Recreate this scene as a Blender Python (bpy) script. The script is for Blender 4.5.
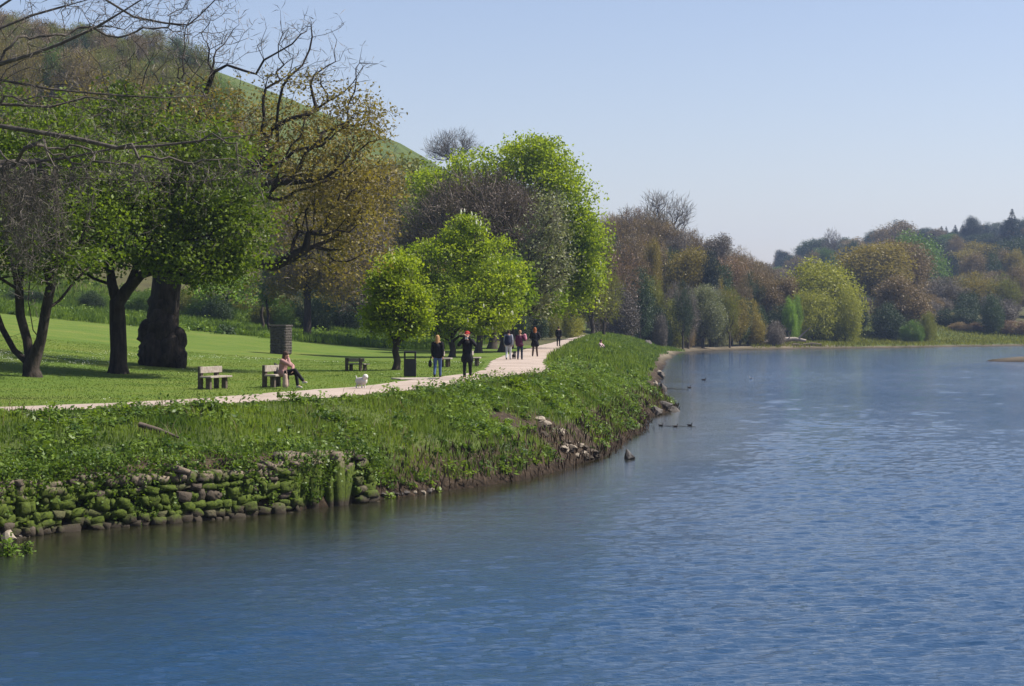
import bpy, bmesh, math, random
import numpy as np
from math import radians, sin, cos, pi
from mathutils import Vector, Matrix

for o in list(bpy.data.objects):
    bpy.data.objects.remove(o)
sc = bpy.context.scene
COL = sc.collection

# ---------------------------------------------------------------- camera, sky, sun, exposure
CAM_H, FPX, HZ = 4.6, 2000.0, 320.0
cd = bpy.data.cameras.new("camera"); cam = bpy.data.objects.new("camera", cd); COL.objects.link(cam)
cam.location = (0, 0, CAM_H); cam.rotation_euler = (radians(90), 0, 0)
cd.sensor_width = 36; cd.lens = FPX / 1024 * 36; cd.shift_y = -(343 - HZ) / 1024
cd.clip_start = 0.1; cd.clip_end = 9000
sc.camera = cam

SUN_EL, SUN_AZ = radians(50), radians(84)      # azimuth from +Y towards +X
w = bpy.data.worlds.new("World"); sc.world = w; w.use_nodes = True
nt = w.node_tree; nt.nodes.clear()
sky = nt.nodes.new("ShaderNodeTexSky"); sky.sky_type = 'NISHITA'; sky.sun_disc = False
sky.sun_elevation = SUN_EL; sky.sun_rotation = SUN_AZ
sky.air_density = 1.0; sky.dust_density = 0.8; sky.ozone_density = 3.0
bg = nt.nodes.new("ShaderNodeBackground"); bg.inputs[1].default_value = 0.089
wo = nt.nodes.new("ShaderNodeOutputWorld")
wb = nt.nodes.new("ShaderNodeMix"); wb.data_type = 'RGBA'; wb.blend_type = 'MULTIPLY'; wb.inputs[0].default_value = 1
wb.inputs[7].default_value = (1.15, .98, .975, 1); nt.links.new(sky.outputs[0], wb.inputs[6]); nt.links.new(wb.outputs[2], bg.inputs[0]); nt.links.new(bg.outputs[0], wo.inputs[0])

sl = bpy.data.lights.new("sun", 'SUN'); sl.energy = 5.0; sl.angle = radians(0.53); sl.color = (1.0, 0.95, 0.87)
so = bpy.data.objects.new("sun", sl); COL.objects.link(so)
sdir = Vector((sin(SUN_AZ) * cos(SUN_EL), cos(SUN_AZ) * cos(SUN_EL), sin(SUN_EL)))
so.rotation_euler = sdir.to_track_quat('Z', 'Y').to_euler()
so.location = (60, 60, 80)
sc.view_settings.view_transform = 'Standard'; sc.view_settings.look = 'None'
sc.view_settings.exposure = 0.72; sc.view_settings.gamma = 1.0; sc.view_settings.use_curve_mapping = False
sc.cycles.max_bounces = 8; sc.cycles.transparent_max_bounces = 4
sc.cycles.diffuse_bounces = 4; sc.cycles.glossy_bounces = 3; sc.cycles.transmission_bounces = 5
sc.cycles.volume_bounces = 0
sc.cycles.caustics_reflective = False; sc.cycles.caustics_refractive = False

R0 = np.random.default_rng(7)

# ---------------------------------------------------------------- helpers
def tag(o, label=None, cat=None, group=None, kind=None):
    if label: o["label"] = label
    if cat: o["category"] = cat
    if group: o["group"] = group
    if kind: o["kind"] = kind
    return o

def empty(name, loc=(0, 0, 0), rz=0.0):
    o = bpy.data.objects.new(name, None); COL.objects.link(o)
    o.location = loc; o.rotation_euler = (0, 0, rz); o.empty_display_size = 0.2
    return o

def mesh_obj(name, me, mat=None, parent=None):
    o = bpy.data.objects.new(name, me); COL.objects.link(o)
    if mat is not None:
        me.materials.clear(); me.materials.append(mat)
    if parent is not None: o.parent = parent
    return o

def np_mesh(name, V, F, smooth=False, tint=None, extra=None):
    """V (n,3), F (m,k) with constant k, fast path"""
    V = np.asarray(V, dtype=np.float32); F = np.asarray(F, dtype=np.int32)
    me = bpy.data.meshes.new(name)
    me.vertices.add(len(V)); me.vertices.foreach_set("co", V.ravel())
    k = F.shape[1]; m = len(F)
    me.loops.add(m * k); me.loops.foreach_set("vertex_index", F.ravel())
    me.polygons.add(m)
    me.polygons.foreach_set("loop_start", np.arange(0, m * k, k, dtype=np.int32))
    try: me.polygons.foreach_set("loop_total", np.full(m, k, dtype=np.int32))
    except Exception: pass
    if smooth: me.polygons.foreach_set("use_smooth", np.ones(m, dtype=bool))
    if tint is not None:
        a = me.attributes.new("tint", 'FLOAT', 'FACE'); a.data.foreach_set("value", np.asarray(tint, dtype=np.float32))
    if extra:
        for nm, arr in extra.items():
            a = me.attributes.new(nm, 'FLOAT', 'POINT'); a.data.foreach_set("value", np.asarray(arr, dtype=np.float32))
    me.update(calc_edges=True); me.validate()
    return me

class Quads:
    def __init__(s): s.V = []; s.F = []; s.T = []; s.n = 0
    def add(s, V, F, T=None):
        V = np.asarray(V, float).reshape(-1, 3); F = np.asarray(F, int)
        s.V.append(V); s.F.append(F + s.n); s.n += len(V)
        s.T.append(np.full(len(F), 0.5) if T is None else np.broadcast_to(T, (len(F),)))
    def mesh(s, name, smooth=False):
        return np_mesh(name, np.concatenate(s.V), np.concatenate(s.F), smooth, np.concatenate(s.T))

def tube(Q, P, R, k=6, tint=0.5, wob=0.0, rng=R0):
    P = np.asarray(P, float); R = np.asarray(R, float); n = len(P)
    T = np.gradient(P, axis=0); T /= (np.linalg.norm(T, axis=1, keepdims=True) + 1e-9)
    up = np.array([0, 0, 1.0]) if abs(T[0, 2]) < 0.9 else np.array([1.0, 0, 0])
    a = np.cross(T[0], up); a /= np.linalg.norm(a)
    A = np.zeros((n, 3)); A[0] = a
    for i in range(1, n):
        a = a - T[i] * a.dot(T[i]); a /= (np.linalg.norm(a) + 1e-9); A[i] = a
    B = np.cross(T, A)
    th = np.arange(k) * 2 * pi / k
    rr = R[:, None] * (1 + wob * rng.standard_normal((n, k)))
    V = P[:, None, :] + rr[..., None] * (np.cos(th)[None, :, None] * A[:, None, :] + np.sin(th)[None, :, None] * B[:, None, :])
    i = np.arange(n - 1)[:, None]; j = np.arange(k)[None, :]; j2 = (j + 1) % k
    F = np.stack([i * k + j, i * k + j2, (i + 1) * k + j2, (i + 1) * k + j], -1).reshape(-1, 4)
    Q.add(V.reshape(-1, 3), F, tint)

# value noise, numpy
def _h(ix, iy, s):
    v = np.sin(ix * 127.1 + iy * 311.7 + s * 74.7) * 43758.5453
    return v - np.floor(v)
def vnoise(x, y, s=0):
    ix = np.floor(x); iy = np.floor(y); fx = x - ix; fy = y - iy
    fx = fx * fx * (3 - 2 * fx); fy = fy * fy * (3 - 2 * fy)
    return (_h(ix, iy, s) * (1 - fx) * (1 - fy) + _h(ix + 1, iy, s) * fx * (1 - fy)
            + _h(ix, iy + 1, s) * (1 - fx) * fy + _h(ix + 1, iy + 1, s) * fx * fy) * 2 - 1
def fbm(x, y, s=0, o=3):
    r = 0; a = 1; t = 0
    for i in range(o):
        r = r + a * vnoise(x * 2 ** i, y * 2 ** i, s + i * 13); t += a; a *= 0.5
    return r / t
def sst(a, b, x):
    t = np.clip((x - a) / (b - a), 0, 1); return t * t * (3 - 2 * t)

# ---------------------------------------------------------------- materials
def new_mat(name):
    m = bpy.data.materials.new(name); m.use_nodes = True
    nt = m.node_tree; nt.nodes.clear()
    out = nt.nodes.new("ShaderNodeOutputMaterial")
    return m, nt, out
def N(nt, t, **kw):
    n = nt.nodes.new(t)
    for k, v in kw.items(): setattr(n, k, v)
    return n
def rgba(c): return (c[0], c[1], c[2], 1)

def ramp(nt, fac, stops):
    r = N(nt, "ShaderNodeValToRGB"); e = r.color_ramp.elements
    while len(e) < len(stops): e.new(0.5)
    for q, (p, c) in zip(e, stops): q.position = p; q.color = rgba(c)
    nt.links.new(fac, r.inputs[0]); return r.outputs[0]
def mixc(nt, fac, a, b, mode='MIX'):
    m = N(nt, "ShaderNodeMix", data_type='RGBA', blend_type=mode)
    if isinstance(fac, (int, float)): m.inputs[0].default_value = fac
    else: nt.links.new(fac, m.inputs[0])
    for s, v in ((6, a), (7, b)):
        if isinstance(v, tuple): m.inputs[s].default_value = rgba(v)
        else: nt.links.new(v, m.inputs[s])
    return m.outputs[2]
def mathn(nt, op, a, b=None, clamp=False):
    m = N(nt, "ShaderNodeMath", operation=op); m.use_clamp = clamp
    for i, v in enumerate((a, b)):
        if v is None: continue
        if isinstance(v, (int, float)): m.inputs[i].default_value = v
        else: nt.links.new(v, m.inputs[i])
    return m.outputs[0]
def noise(nt, scale, detail=4, rough=0.55, vec=None, dist=0.0, dim='3D'):
    n = N(nt, "ShaderNodeTexNoise", noise_dimensions=dim); n.inputs["Scale"].default_value = scale
    n.inputs["Detail"].default_value = detail; n.inputs["Roughness"].default_value = rough
    n.inputs["Distortion"].default_value = dist
    if vec is not None: nt.links.new(vec, n.inputs["Vector"])
    return n.outputs[0]
def geo_pos(nt): return N(nt, "ShaderNodeNewGeometry").outputs["Position"]
def attr(nt, name): return N(nt, "ShaderNodeAttribute", attribute_name=name).outputs["Fac"]
def mapv(nt, vec, scale=(1, 1, 1), rot=(0, 0, 0)):
    m = N(nt, "ShaderNodeMapping"); m.inputs["Scale"].default_value = scale; m.inputs["Rotation"].default_value = rot
    nt.links.new(vec, m.inputs[0]); return m.outputs[0]

def leaf_mat(name, c1, c2, trans=0.35, rough=0.5, objvar=0.25):
    m, nt, out = new_mat(name)
    t = attr(nt, "tint")
    col = mixc(nt, t, c1, c2)
    rnd = N(nt, "ShaderNodeObjectInfo").outputs["Random"]
    val = mathn(nt, 'MULTIPLY_ADD', rnd, objvar * 2); nt.nodes[-1].inputs[2].default_value = 1 - objvar
    col = mixc(nt, 1.0, col, val, 'MULTIPLY')
    p = N(nt, "ShaderNodeBsdfPrincipled"); p.inputs["Roughness"].default_value = rough
    p.inputs["Specular IOR Level"].default_value = 0.25
    nt.links.new(col, p.inputs["Base Color"])
    if trans > 0:
        tr = N(nt, "ShaderNodeBsdfTranslucent"); nt.links.new(mixc(nt, 1.0, col, (1.35, 1.35, 0.6), 'MULTIPLY'), tr.inputs[0])
        mx = N(nt, "ShaderNodeMixShader"); mx.inputs[0].default_value = trans
        nt.links.new(p.outputs[0], mx.inputs[1]); nt.links.new(tr.outputs[0], mx.inputs[2])
        nt.links.new(mx.outputs[0], out.inputs[0])
    else: nt.links.new(p.outputs[0], out.inputs[0])
    return m

def bark_mat(name, c1, c2, scale=3.0, bump=0.4):
    m, nt, out = new_mat(name)
    v = mapv(nt, N(nt, "ShaderNodeTexCoord").outputs["Object"], (1, 1, 0.3))
    n = noise(nt, scale, 6, 0.65, v)
    col = ramp(nt, n, [(0.3, c1), (0.7, c2)])
    p = N(nt, "ShaderNodeBsdfPrincipled"); p.inputs["Roughness"].default_value = 0.9
    p.inputs["Specular IOR Level"].default_value = 0.15
    nt.links.new(col, p.inputs["Base Color"])
    b = N(nt, "ShaderNodeBump"); b.inputs["Strength"].default_value = bump; b.inputs["Distance"].default_value = 0.12
    nt.links.new(n, b.inputs["Height"]); nt.links.new(b.outputs[0], p.inputs["Normal"])
    nt.links.new(p.outputs[0], out.inputs[0]); return m

def simple_mat(name, c1, c2=None, scale=6, rough=0.75, bump=0.2, dist=0.02, spec=0.3):
    m, nt, out = new_mat(name); c2 = c2 or tuple(x * 0.8 for x in c1)
    n = noise(nt, scale, 5, 0.6, N(nt, "ShaderNodeTexCoord").outputs["Object"])
    col = ramp(nt, n, [(0.3, c1), (0.7, c2)])
    p = N(nt, "ShaderNodeBsdfPrincipled"); p.inputs["Roughness"].default_value = rough
    p.inputs["Specular IOR Level"].default_value = spec
    nt.links.new(col, p.inputs["Base Color"])
    b = N(nt, "ShaderNodeBump"); b.inputs["Strength"].default_value = bump; b.inputs["Distance"].default_value = dist
    nt.links.new(n, b.inputs["Height"]); nt.links.new(b.outputs[0], p.inputs["Normal"])
    nt.links.new(p.outputs[0], out.inputs[0]); return m

L = dict(
    chestnut=leaf_mat("leaf_chestnut", (.12, .185, .010), (.32, .38, .026), .52, .45, .08),
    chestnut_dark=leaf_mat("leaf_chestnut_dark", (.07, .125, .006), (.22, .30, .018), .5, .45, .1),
    sycamore=leaf_mat("leaf_sycamore", (.035, .068, .008), (.175, .24, .022), .45, .5, .1),
    green=leaf_mat("leaf_green", (.06, .11, .015), (.12, .20, .03), .35),
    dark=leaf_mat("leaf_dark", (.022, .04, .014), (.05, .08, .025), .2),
    olive=leaf_mat("leaf_olive", (.10, .11, .014), (.21, .215, .03), .35, .5, .12),
    bronze=leaf_mat("leaf_bronze", (.14, .105, .022), (.26, .215, .048), .38, .5, .15),
    brown=leaf_mat("leaf_brown", (.12, .085, .045), (.23, .165, .085), .25),
    pink=leaf_mat("leaf_pinkish", (.14, .085, .055), (.24, .16, .10), .25),
    grey=leaf_mat("leaf_grey_twig", (.10, .085, .072), (.19, .16, .13), .1),
    purple=leaf_mat("leaf_purple_twig", (.09, .068, .055), (.19, .15, .118), .1, .6, .05),
    gold=leaf_mat("leaf_gold_green", (.17, .18, .02), (.31, .31, .04), .35, .5, .05),
    pale=leaf_mat("leaf_pale", (.12, .13, .07), (.22, .23, .12), .3),
    conifer=leaf_mat("leaf_conifer", (.014, .026, .018), (.03, .05, .03), .1),
    young=leaf_mat("leaf_young", (.10, .18, .02), (.20, .30, .05), .45),
    weed=leaf_mat("leaf_weed", (.038, .080, .009), (.165, .24, .032), .35, .45, 0),
    weedgrey=leaf_mat("leaf_weed_grey", (.09, .12, .06), (.19, .22, .13), .25, .5, 0),
    grass=leaf_mat("grass_blade", (.055, .10, .014), (.175, .235, .036), .40, .45, 0),
    drygrass=leaf_mat("dry_grass_blade", (.10, .085, .04), (.21, .18, .09), .3, .6, 0),
    flower=leaf_mat("flower_white", (.6, .6, .5), (.8, .8, .72), .3, .6, 0),
    root=leaf_mat("root_brown", (.035, .024, .015), (.10, .065, .04), 0, .9, 0),
)
BARK = bark_mat("bark_grey_brown", (.025, .020, .016), (.085, .068, .052))
BARK_PALE = bark_mat("bark_pale_twig", (.07, .06, .05), (.17, .15, .125))
BARK_DARK = bark_mat("bark_dark", (.014, .011, .009), (.06, .048, .038), 5.0, 1.0)

# ---------------------------------------------------------------- plan of the place
def cr(P, step):
    P = np.array(P, float); out = []
    Q = np.vstack([2 * P[0] - P[1], P, 2 * P[-1] - P[-2]])
    for i in range(1, len(Q) - 2):
        a, b, c, d = Q[i - 1:i + 3]; n = max(1, int(np.linalg.norm(c - b) / step))
        for t in np.arange(n) / n:
            out.append(0.5 * ((2 * b) + (c - a) * t + (2 * a - 5 * b + 4 * c - d) * t * t + (-a + 3 * b - 3 * c + d) * t ** 3))
    out.append(P[-1]); return np.array(out)

EDGE0 = [(-70, -60), (-46, -20), (-32, 5), (-21.5, 26), (-13.8, 37), (-10.7, 42), (-9.2, 44.2), (-6.7, 46.5), (-4.1, 50), (-2.07, 53),
         (-0.3, 56), (1.77, 61), (3.4, 69), (5.0, 79), (5.9, 87), (6.6, 95), (8.5, 102), (8.7, 106), (8.3, 112), (9.1, 123), (9.6, 131), (12.4, 164),
         (15.7, 204), (19, 240), (25.5, 287), (37.6, 312), (61, 329), (90, 354), (150, 385), (300, 430), (900, 560)]
NEAR0 = [(-62, -25), (-44, 6), (-29, 28), (-18, 43.5), (-12.7, 49.5), (-8.9, 53.5), (-6.4, 56.8), (-4.7, 60.5), (-3.6, 64), (-2.3, 68.7), (-0.96, 76.7),
         (0.75, 83.6), (1.7, 92), (1.7, 109), (2.7, 135), (4.05, 159), (6.2, 200), (9, 242), (12, 290), (11, 340)]
FAR0 = [(-66, -25), (-47, 6), (-32, 30), (-20, 47), (-13.4, 52.6), (-9.5, 57.5), (-7.2, 64), (-5.2, 69), (-4.3, 74), (-2.2, 84), (-1.3, 91),
        (-1.1, 112), (-.2, 135), (1.5, 164), (3.9, 200), (6.6, 242), (9.4, 290), (8.5, 340)]
EDGE = cr(EDGE0, 1.0)
_n = fbm(np.arange(len(EDGE)) * 0.45, np.zeros(len(EDGE)) + 3.3, 5, 3)
_t = np.gradient(EDGE, axis=0); _t /= np.linalg.norm(_t, axis=1, keepdims=True)
EDGE = EDGE + np.stack([_t[:, 1], -_t[:, 0]], 1) * (_n * np.clip(EDGE[:, 1] / 160, .22, 1.2))[:, None]
_k = (EDGE[:, 1] > 28) & (EDGE[:, 1] < 350) | (np.arange(len(EDGE)) % 12 == 0); _k &= (EDGE[:, 1] < 130) | (np.arange(len(EDGE)) % 2 == 0); _k[-1] = True
EDGE = EDGE[_k]
NEAR = cr(NEAR0, 3); FAR = cr(FAR0, 3)
RIGHT = cr([(150, -60), (110, 60), (88, 150), (66, 205), (52, 222), (60, 230), (95, 250), (160, 300), (320, 380), (900, 500)], 3)

def pip(P, x, y):
    ins = np.zeros(x.shape, bool); n = len(P)
    for i in range(n):
        x1, y1 = P[i]; x2, y2 = P[(i + 1) % n]
        if y1 == y2: continue
        c = ((y1 > y) != (y2 > y)) & (x < (x2 - x1) * (y - y1) / (y2 - y1) + x1)
        ins ^= c
    return ins
def pdist(P, x, y):
    d = np.full(x.shape, 1e9)
    for i in range(len(P) - 1):
        ax, ay = P[i]; bx, by = P[i + 1]; vx, vy = bx - ax, by - ay
        t = np.clip(((x - ax) * vx + (y - ay) * vy) / (vx * vx + vy * vy + 1e-12), 0, 1)
        d = np.minimum(d, (x - ax - t * vx) ** 2 + (y - ay - t * vy) ** 2)
    return np.sqrt(d)
LANDP = np.vstack([EDGE, [(4000, 560), (4000, 4000), (-4000, 4000), (-4000, -60)]])
RIGHTP = np.vstack([RIGHT, [(4000, 500), (4000, -60)]])
PATHP = np.vstack([NEAR, FAR[::-1]])
BANKP = np.vstack([EDGE[EDGE[:, 1] < 287], NEAR[::-1]])

GX = [-400, -160, -115, -84, -52, -25, -16, 0, 14, 30, 60, 100, 200, 400]
GZ = [74, 74, 69, 65, 54, 42.5, 37, 27, 19, 14, 8, 5, 6, 8]
FX = [-200, 60, 118, 137, 160, 184, 232, 280, 420, 800]
FZ = [30, 14, 17, 23, 29, 34, 40, 46, 50, 40]

def zones(x, y):
    x = np.atleast_1d(np.asarray(x, float)); y = np.atleast_1d(np.asarray(y, float))
    land = pip(LANDP, x, y); rland = pip(RIGHTP, x, y)
    s = pdist(EDGE, x, y); sr = pdist(RIGHT, x, y)
    inpath = pip(PATHP, x, y); bank = pip(BANKP, x, y) & land & ~inpath
    p = np.minimum(pdist(NEAR, x, y), pdist(FAR, x, y)); p = np.where(inpath, 0, p)
    return land, rland, s, sr, inpath, bank, p

def ground(x, y, full=False):
    shp = np.shape(x)
    x = np.atleast_1d(np.asarray(x, float)); y = np.atleast_1d(np.asarray(y, float))
    land, rland, s, sr, inpath, bank, p = zones(x, y)
    z = -0.25 - np.minimum(1.6, 0.35 * np.minimum(s, sr))
    t = s / (s + p + 1e-6)
    wallw = 1 - sst(49.6, 51.6, y)
    rise = 1.30 * wallw + 0.55 * (1 - wallw)
    ww = 0.45 * wallw + 1.1 * (1 - wallw)
    tt = np.clip(t, 0, 1)
    zb = -0.25 + (rise + 0.25) * np.clip(s / ww, 0, 1) ** 0.7 + (2.3 - rise) * (1 - (1 - tt) ** 1.5) * sst(0, 1, tt * 3)
    zb += 0.16 * fbm(x * 0.9, y * 0.9, 3) * sst(0.6, 2.0, s) * sst(0, 1.2, p)
    zb += 0.45 * sst(0.2, .55, tt) * sst(0, 1.6, p) * sst(120, 200, y)
    zb += 0.30 * sst(0.5, 2.0, p) * sst(1.0, 3.0, s) * sst(64, 76, y) * (1 - sst(110, 140, y))
    lawn = 2.3 + 0.1 * np.where(p > 8, (p - 8) ** 2 / (p - 8 + 6), 0) + 0.07 * fbm(x * 0.12, y * 0.12, 9) * sst(1, 6, p)
    gen = -0.1 + 0.5 * sst(0, 4, s) + 1.9 * sst(6, 60, s) + 0.12 * fbm(x * .2, y * .2, 4) * sst(1, 5, s)
    wl = sst(255, 300, y) * 1.0
    leftw = (1 - wl)
    zl = lawn * leftw + gen * wl
    zl = np.where(inpath & (y < 300), 2.3 * leftw + gen * wl, zl)
    zl = np.where(bank, zb * leftw + gen * wl, zl)
    S = np.clip((y - 168) / 282, 0, 1); S = S * S * (1.3 - 0.3 * S) / 1.0
    S = 0.5 * S + 0.5 * np.clip((y - 168) / 282, 0, 1) * sst(168, 215, y)
    hill = np.interp(x, GX, GZ) * S * sst(4, 70, s) * np.where(y < 300, sst(2, 30, p), 1) * (1 - 0.35 * sst(470, 900, y))
    hill *= 1 + 0.035 * fbm(x * .02, y * .02, 21)
    far = np.interp(x, FX, FZ) * sst(430, 930, y) * sst(20, 160, s)
    zl = zl + np.maximum(hill, far)
    z = np.where(land, zl, z)
    zr = -0.1 + 0.6 * sst(0, 3, sr) + 2.5 * sst(20, 60, sr)
    z = np.where(rland, zr, z)
    if full: return z, land, rland, s, sr, inpath, bank, p
    return z if shp else float(z[0])

GRID = {}
def gi(f, x, y):
    g = GRID; x = np.asarray(x, float); y = np.asarray(y, float)
    i = np.clip(np.searchsorted(g['xs'], x) - 1, 0, len(g['xs']) - 2); j = np.clip(np.searchsorted(g['ys'], y) - 1, 0, len(g['ys']) - 2)
    a = np.clip((x - g['xs'][i]) / (g['xs'][i + 1] - g['xs'][i]), 0, 1); b = np.clip((y - g['ys'][j]) / (g['ys'][j + 1] - g['ys'][j]), 0, 1)
    q = g[f]; return q[j, i] * (1 - a) * (1 - b) + q[j, i + 1] * a * (1 - b) + q[j + 1, i] * (1 - a) * b + q[j + 1, i + 1] * a * b
def gz(x, y): return float(gi('z', x, y))
def at(u, v, lo=30, hi=1200):
    k = np.concatenate([np.arange(lo, 160, .1), np.arange(160, hi, .5)]); k = k[k < hi]
    x = k * (u - 512) / FPX; zr = CAM_H - (v - HZ) / FPX * k
    zg = np.maximum(gi('z', x, k), 0)
    i = np.argmax(zr <= zg)
    if zr[i] > zg[i]: i = len(k) - 1
    return float(x[i]), float(k[i]), float(zg[i])
def xz(u, d): x = (u - 512) / FPX * d; return x, gz(x, d)

# ---------------------------------------------------------------- ground sheet
def axis(segs):
    a = []
    for s, e, st in segs: a.append(np.arange(s, e, st))
    return np.concatenate(a)
xs = axis([(-3000, -400, 200), (-400, -120, 14), (-120, -30, 3), (-30, -14, 0.8), (-14, 12, 0.33), (12, 36, .9), (36, 120, 3.5), (120, 420, 12), (420, 3001, 200)])
ys = axis([(-60, 30, 5), (30, 112, 0.33), (112, 200, 0.9), (200, 380, 1.8), (380, 1100, 12), (1100, 3001, 150)])
X, Y = np.meshgrid(xs, ys)
Z, land, rland, s_, sr_, inp, bank, p_ = ground(X.ravel(), Y.ravel(), True)
xf, yf = X.ravel(), Y.ravel()
GRID.update(xs=xs, ys=ys, z=Z.reshape(X.shape), s=s_.reshape(X.shape), p=p_.reshape(X.shape), bank=bank.astype(float).reshape(X.shape),
            path=inp.astype(float).reshape(X.shape), land=(land | rland).astype(float).reshape(X.shape))
# earth (mud, bare soil), lawn (mown), wood (floor), sand
earth = np.where(land & (yf < 300), 1 - sst(0.7, 1.5, s_ + 0.4 * fbm(xf * .8, yf * .8, 31)), 0)
def blob(u, v, r):
    x, y, z = at(u, v); return np.exp(-(((xf - x) / r) ** 2 + ((yf - y) / (r * 1.6)) ** 2))
for (u, v, r) in ((505, 417, .8), (548, 424, .9), (585, 440, .8), (560, 455, .8), (640, 352, 1.6), (625, 346, 1.8), (600, 418, .6), (538, 433, .7)):
    earth = np.maximum(earth, blob(u, v, r) * 1.2)
earth = np.maximum(earth, np.where(land, 1 - sst(5, 14, s_), 0) * sst(285, 300, yf) * (1 - sst(45, 62, xf)))
earth = np.maximum(earth, np.where(land, 1 - sst(1.5, 4, s_), 0) * sst(285, 300, yf))
earth = np.maximum(earth, np.where(rland, 1.0, 0))
earth = np.where(~land & ~rland, 1, earth)
lawnm = np.where(land & ~bank, 1, 0) * (1 - sst(165, 190, yf)) * (p_ < 400)
woodm = np.where(land, 1, 0) * sst(172, 200, yf) * np.where((xf > 40) & (s_ < 34), 0, 1)
hz = (Z / (1e-6 + np.interp(xf, GX, GZ)))
woodm *= (1 - sst(.62, .80, hz + .08 * fbm(xf * .03, yf * .03, 8)) * (xf < 20))
woodm *= np.where(bank, 0, 1)
nx = len(xs); ny = len(ys)
I = np.arange(ny - 1)[:, None] * nx + np.arange(nx - 1)[None, :]
F = np.stack([I, I + 1, I + nx + 1, I + nx], -1).reshape(-1, 4)
me = np_mesh("ground", np.stack([xf, yf, Z], 1), F, True, None,
             dict(earth=np.clip(earth, 0, 1), lawn=np.clip(lawnm, 0, 1), wood=np.clip(woodm, 0, 1)))
m, nt, out = new_mat("ground_mat")
pos = geo_pos(nt)
n1 = noise(nt, 0.22, 6, .65, pos); n2 = noise(nt, 5.0, 4, .7, pos); n3 = noise(nt, 40, 3, .7, pos)
nn = mathn(nt, 'ADD', mathn(nt, 'MULTIPLY', n1, .68), mathn(nt, 'MULTIPLY', n2, .32))
lawnc = ramp(nt, nn, [(.30, (.062, .105, .016)), (.45, (.092, .145, .022)), (.58, (.13, .165, .030)), (.72, (.185, .18, .055))])
hillc = ramp(nt, nn, [(.34, (.035, .045, .016)), (.45, (.058, .082, .022)), (.56, (.085, .11, .030)), (.68, (.12, .12, .05))])
woodc = ramp(nt, nn, [(.3, (.04, .035, .02)), (.5, (.075, .07, .03)), (.7, (.10, .115, .035))])
grs = mixc(nt, attr(nt, "lawn"), hillc, lawnc)
grs = mixc(nt, attr(nt, "wood"), grs, woodc)
earc = ramp(nt, n2, [(.3, (.020, .015, .010)), (.5, (.050, .036, .024)), (.72, (.12, .088, .062))])
sep = N(nt, "ShaderNodeSeparateXYZ"); nt.links.new(pos, sep.inputs[0])
sandf = mathn(nt, 'MULTIPLY', mathn(nt, 'SUBTRACT', sep.outputs[1], 190.0), 0.02, True)
earc = mixc(nt, sandf, earc, ramp(nt, n1, [(.35, (.09, .08, .05)), (.65, (.19, .155, .11))]))
wetf = mathn(nt, 'SUBTRACT', 1.0, mathn(nt, 'MULTIPLY', sep.outputs[2], 3.0), True)
earc = mixc(nt, wetf, earc, mixc(nt, 1.0, earc, (.38, .36, .33), 'MULTIPLY'))
ef = mathn(nt, 'MULTIPLY', mathn(nt, 'SUBTRACT', mathn(nt, 'ADD', attr(nt, "earth"), mathn(nt, 'MULTIPLY', mathn(nt, 'SUBTRACT', n2, .5), .9)), .35), 4.0, True)
col = mixc(nt, ef, grs, earc)
p = N(nt, "ShaderNodeBsdfPrincipled"); p.inputs["Roughness"].default_value = .95; p.inputs["Specular IOR Level"].default_value = .1
nt.links.new(col, p.inputs["Base Color"])
b = N(nt, "ShaderNodeBump"); b.inputs["Strength"].default_value = .8; b.inputs["Distance"].default_value = .06
nt.links.new(mathn(nt, 'ADD', n2, mathn(nt, 'MULTIPLY', n3, .5)), b.inputs["Height"]); nt.links.new(b.outputs[0], p.inputs["Normal"])
nt.links.new(p.outputs[0], out.inputs[0])
tag(mesh_obj("ground", me, m), kind="structure")

# ---------------------------------------------------------------- path
rp = np.random.default_rng(3)
ylist = np.concatenate([np.arange(6, 112, .5), np.arange(112, 300, 1.2)])
def xat(P, y):
    o = np.argsort(P[:, 1]); return np.interp(y, P[o, 1], P[o, 0])
xn = xat(NEAR, ylist) + 0.16 * fbm(ylist * 1.3, ylist * 0 + 1, 2) ; xf2 = xat(FAR, ylist) - 0.16 * fbm(ylist * 1.3, ylist * 0 + 7, 4)
K = 9; V = []
for i, y in enumerate(ylist):
    for j in range(K):
        t = j / (K - 1); x = xf2[i] * (1 - t) + xn[i] * t
        V.append((x, y, 2.335 - 0.02 * (2 * t - 1) ** 2 - (0.04 if j in (0, K - 1) else 0)))
V = np.array(V); V[:, 2] = np.maximum(V[:, 2], ground(V[:, 0], V[:, 1]) + 0.015)
I = np.arange(len(ylist) - 1)[:, None] * K + np.arange(K - 1)[None, :]
F = np.stack([I, I + 1, I + K + 1, I + K], -1).reshape(-1, 4)
m, nt, out = new_mat("path_gravel"); pos = geo_pos(nt)
n1 = noise(nt, .5, 4, .6, pos); n2 = noise(nt, 22, 4, .7, pos)
col = ramp(nt, mathn(nt, 'ADD', mathn(nt, 'MULTIPLY', n1, .5), mathn(nt, 'MULTIPLY', n2, .5)), [(.32, (.22, .175, .14)), (.5, (.36, .29, .24)), (.68, (.46, .385, .33))])
p = N(nt, "ShaderNodeBsdfPrincipled"); p.inputs["Roughness"].default_value = .95; p.inputs["Specular IOR Level"].default_value = .1
nt.links.new(col, p.inputs["Base Color"])
b = N(nt, "ShaderNodeBump"); b.inputs["Strength"].default_value = .5; b.inputs["Distance"].default_value = .02
nt.links.new(n2, b.inputs["Height"]); nt.links.new(b.outputs[0], p.inputs["Normal"]); nt.links.new(p.outputs[0], out.inputs[0])
tag(mesh_obj("path", np_mesh("path", V, F, True), m), kind="structure")

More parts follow.
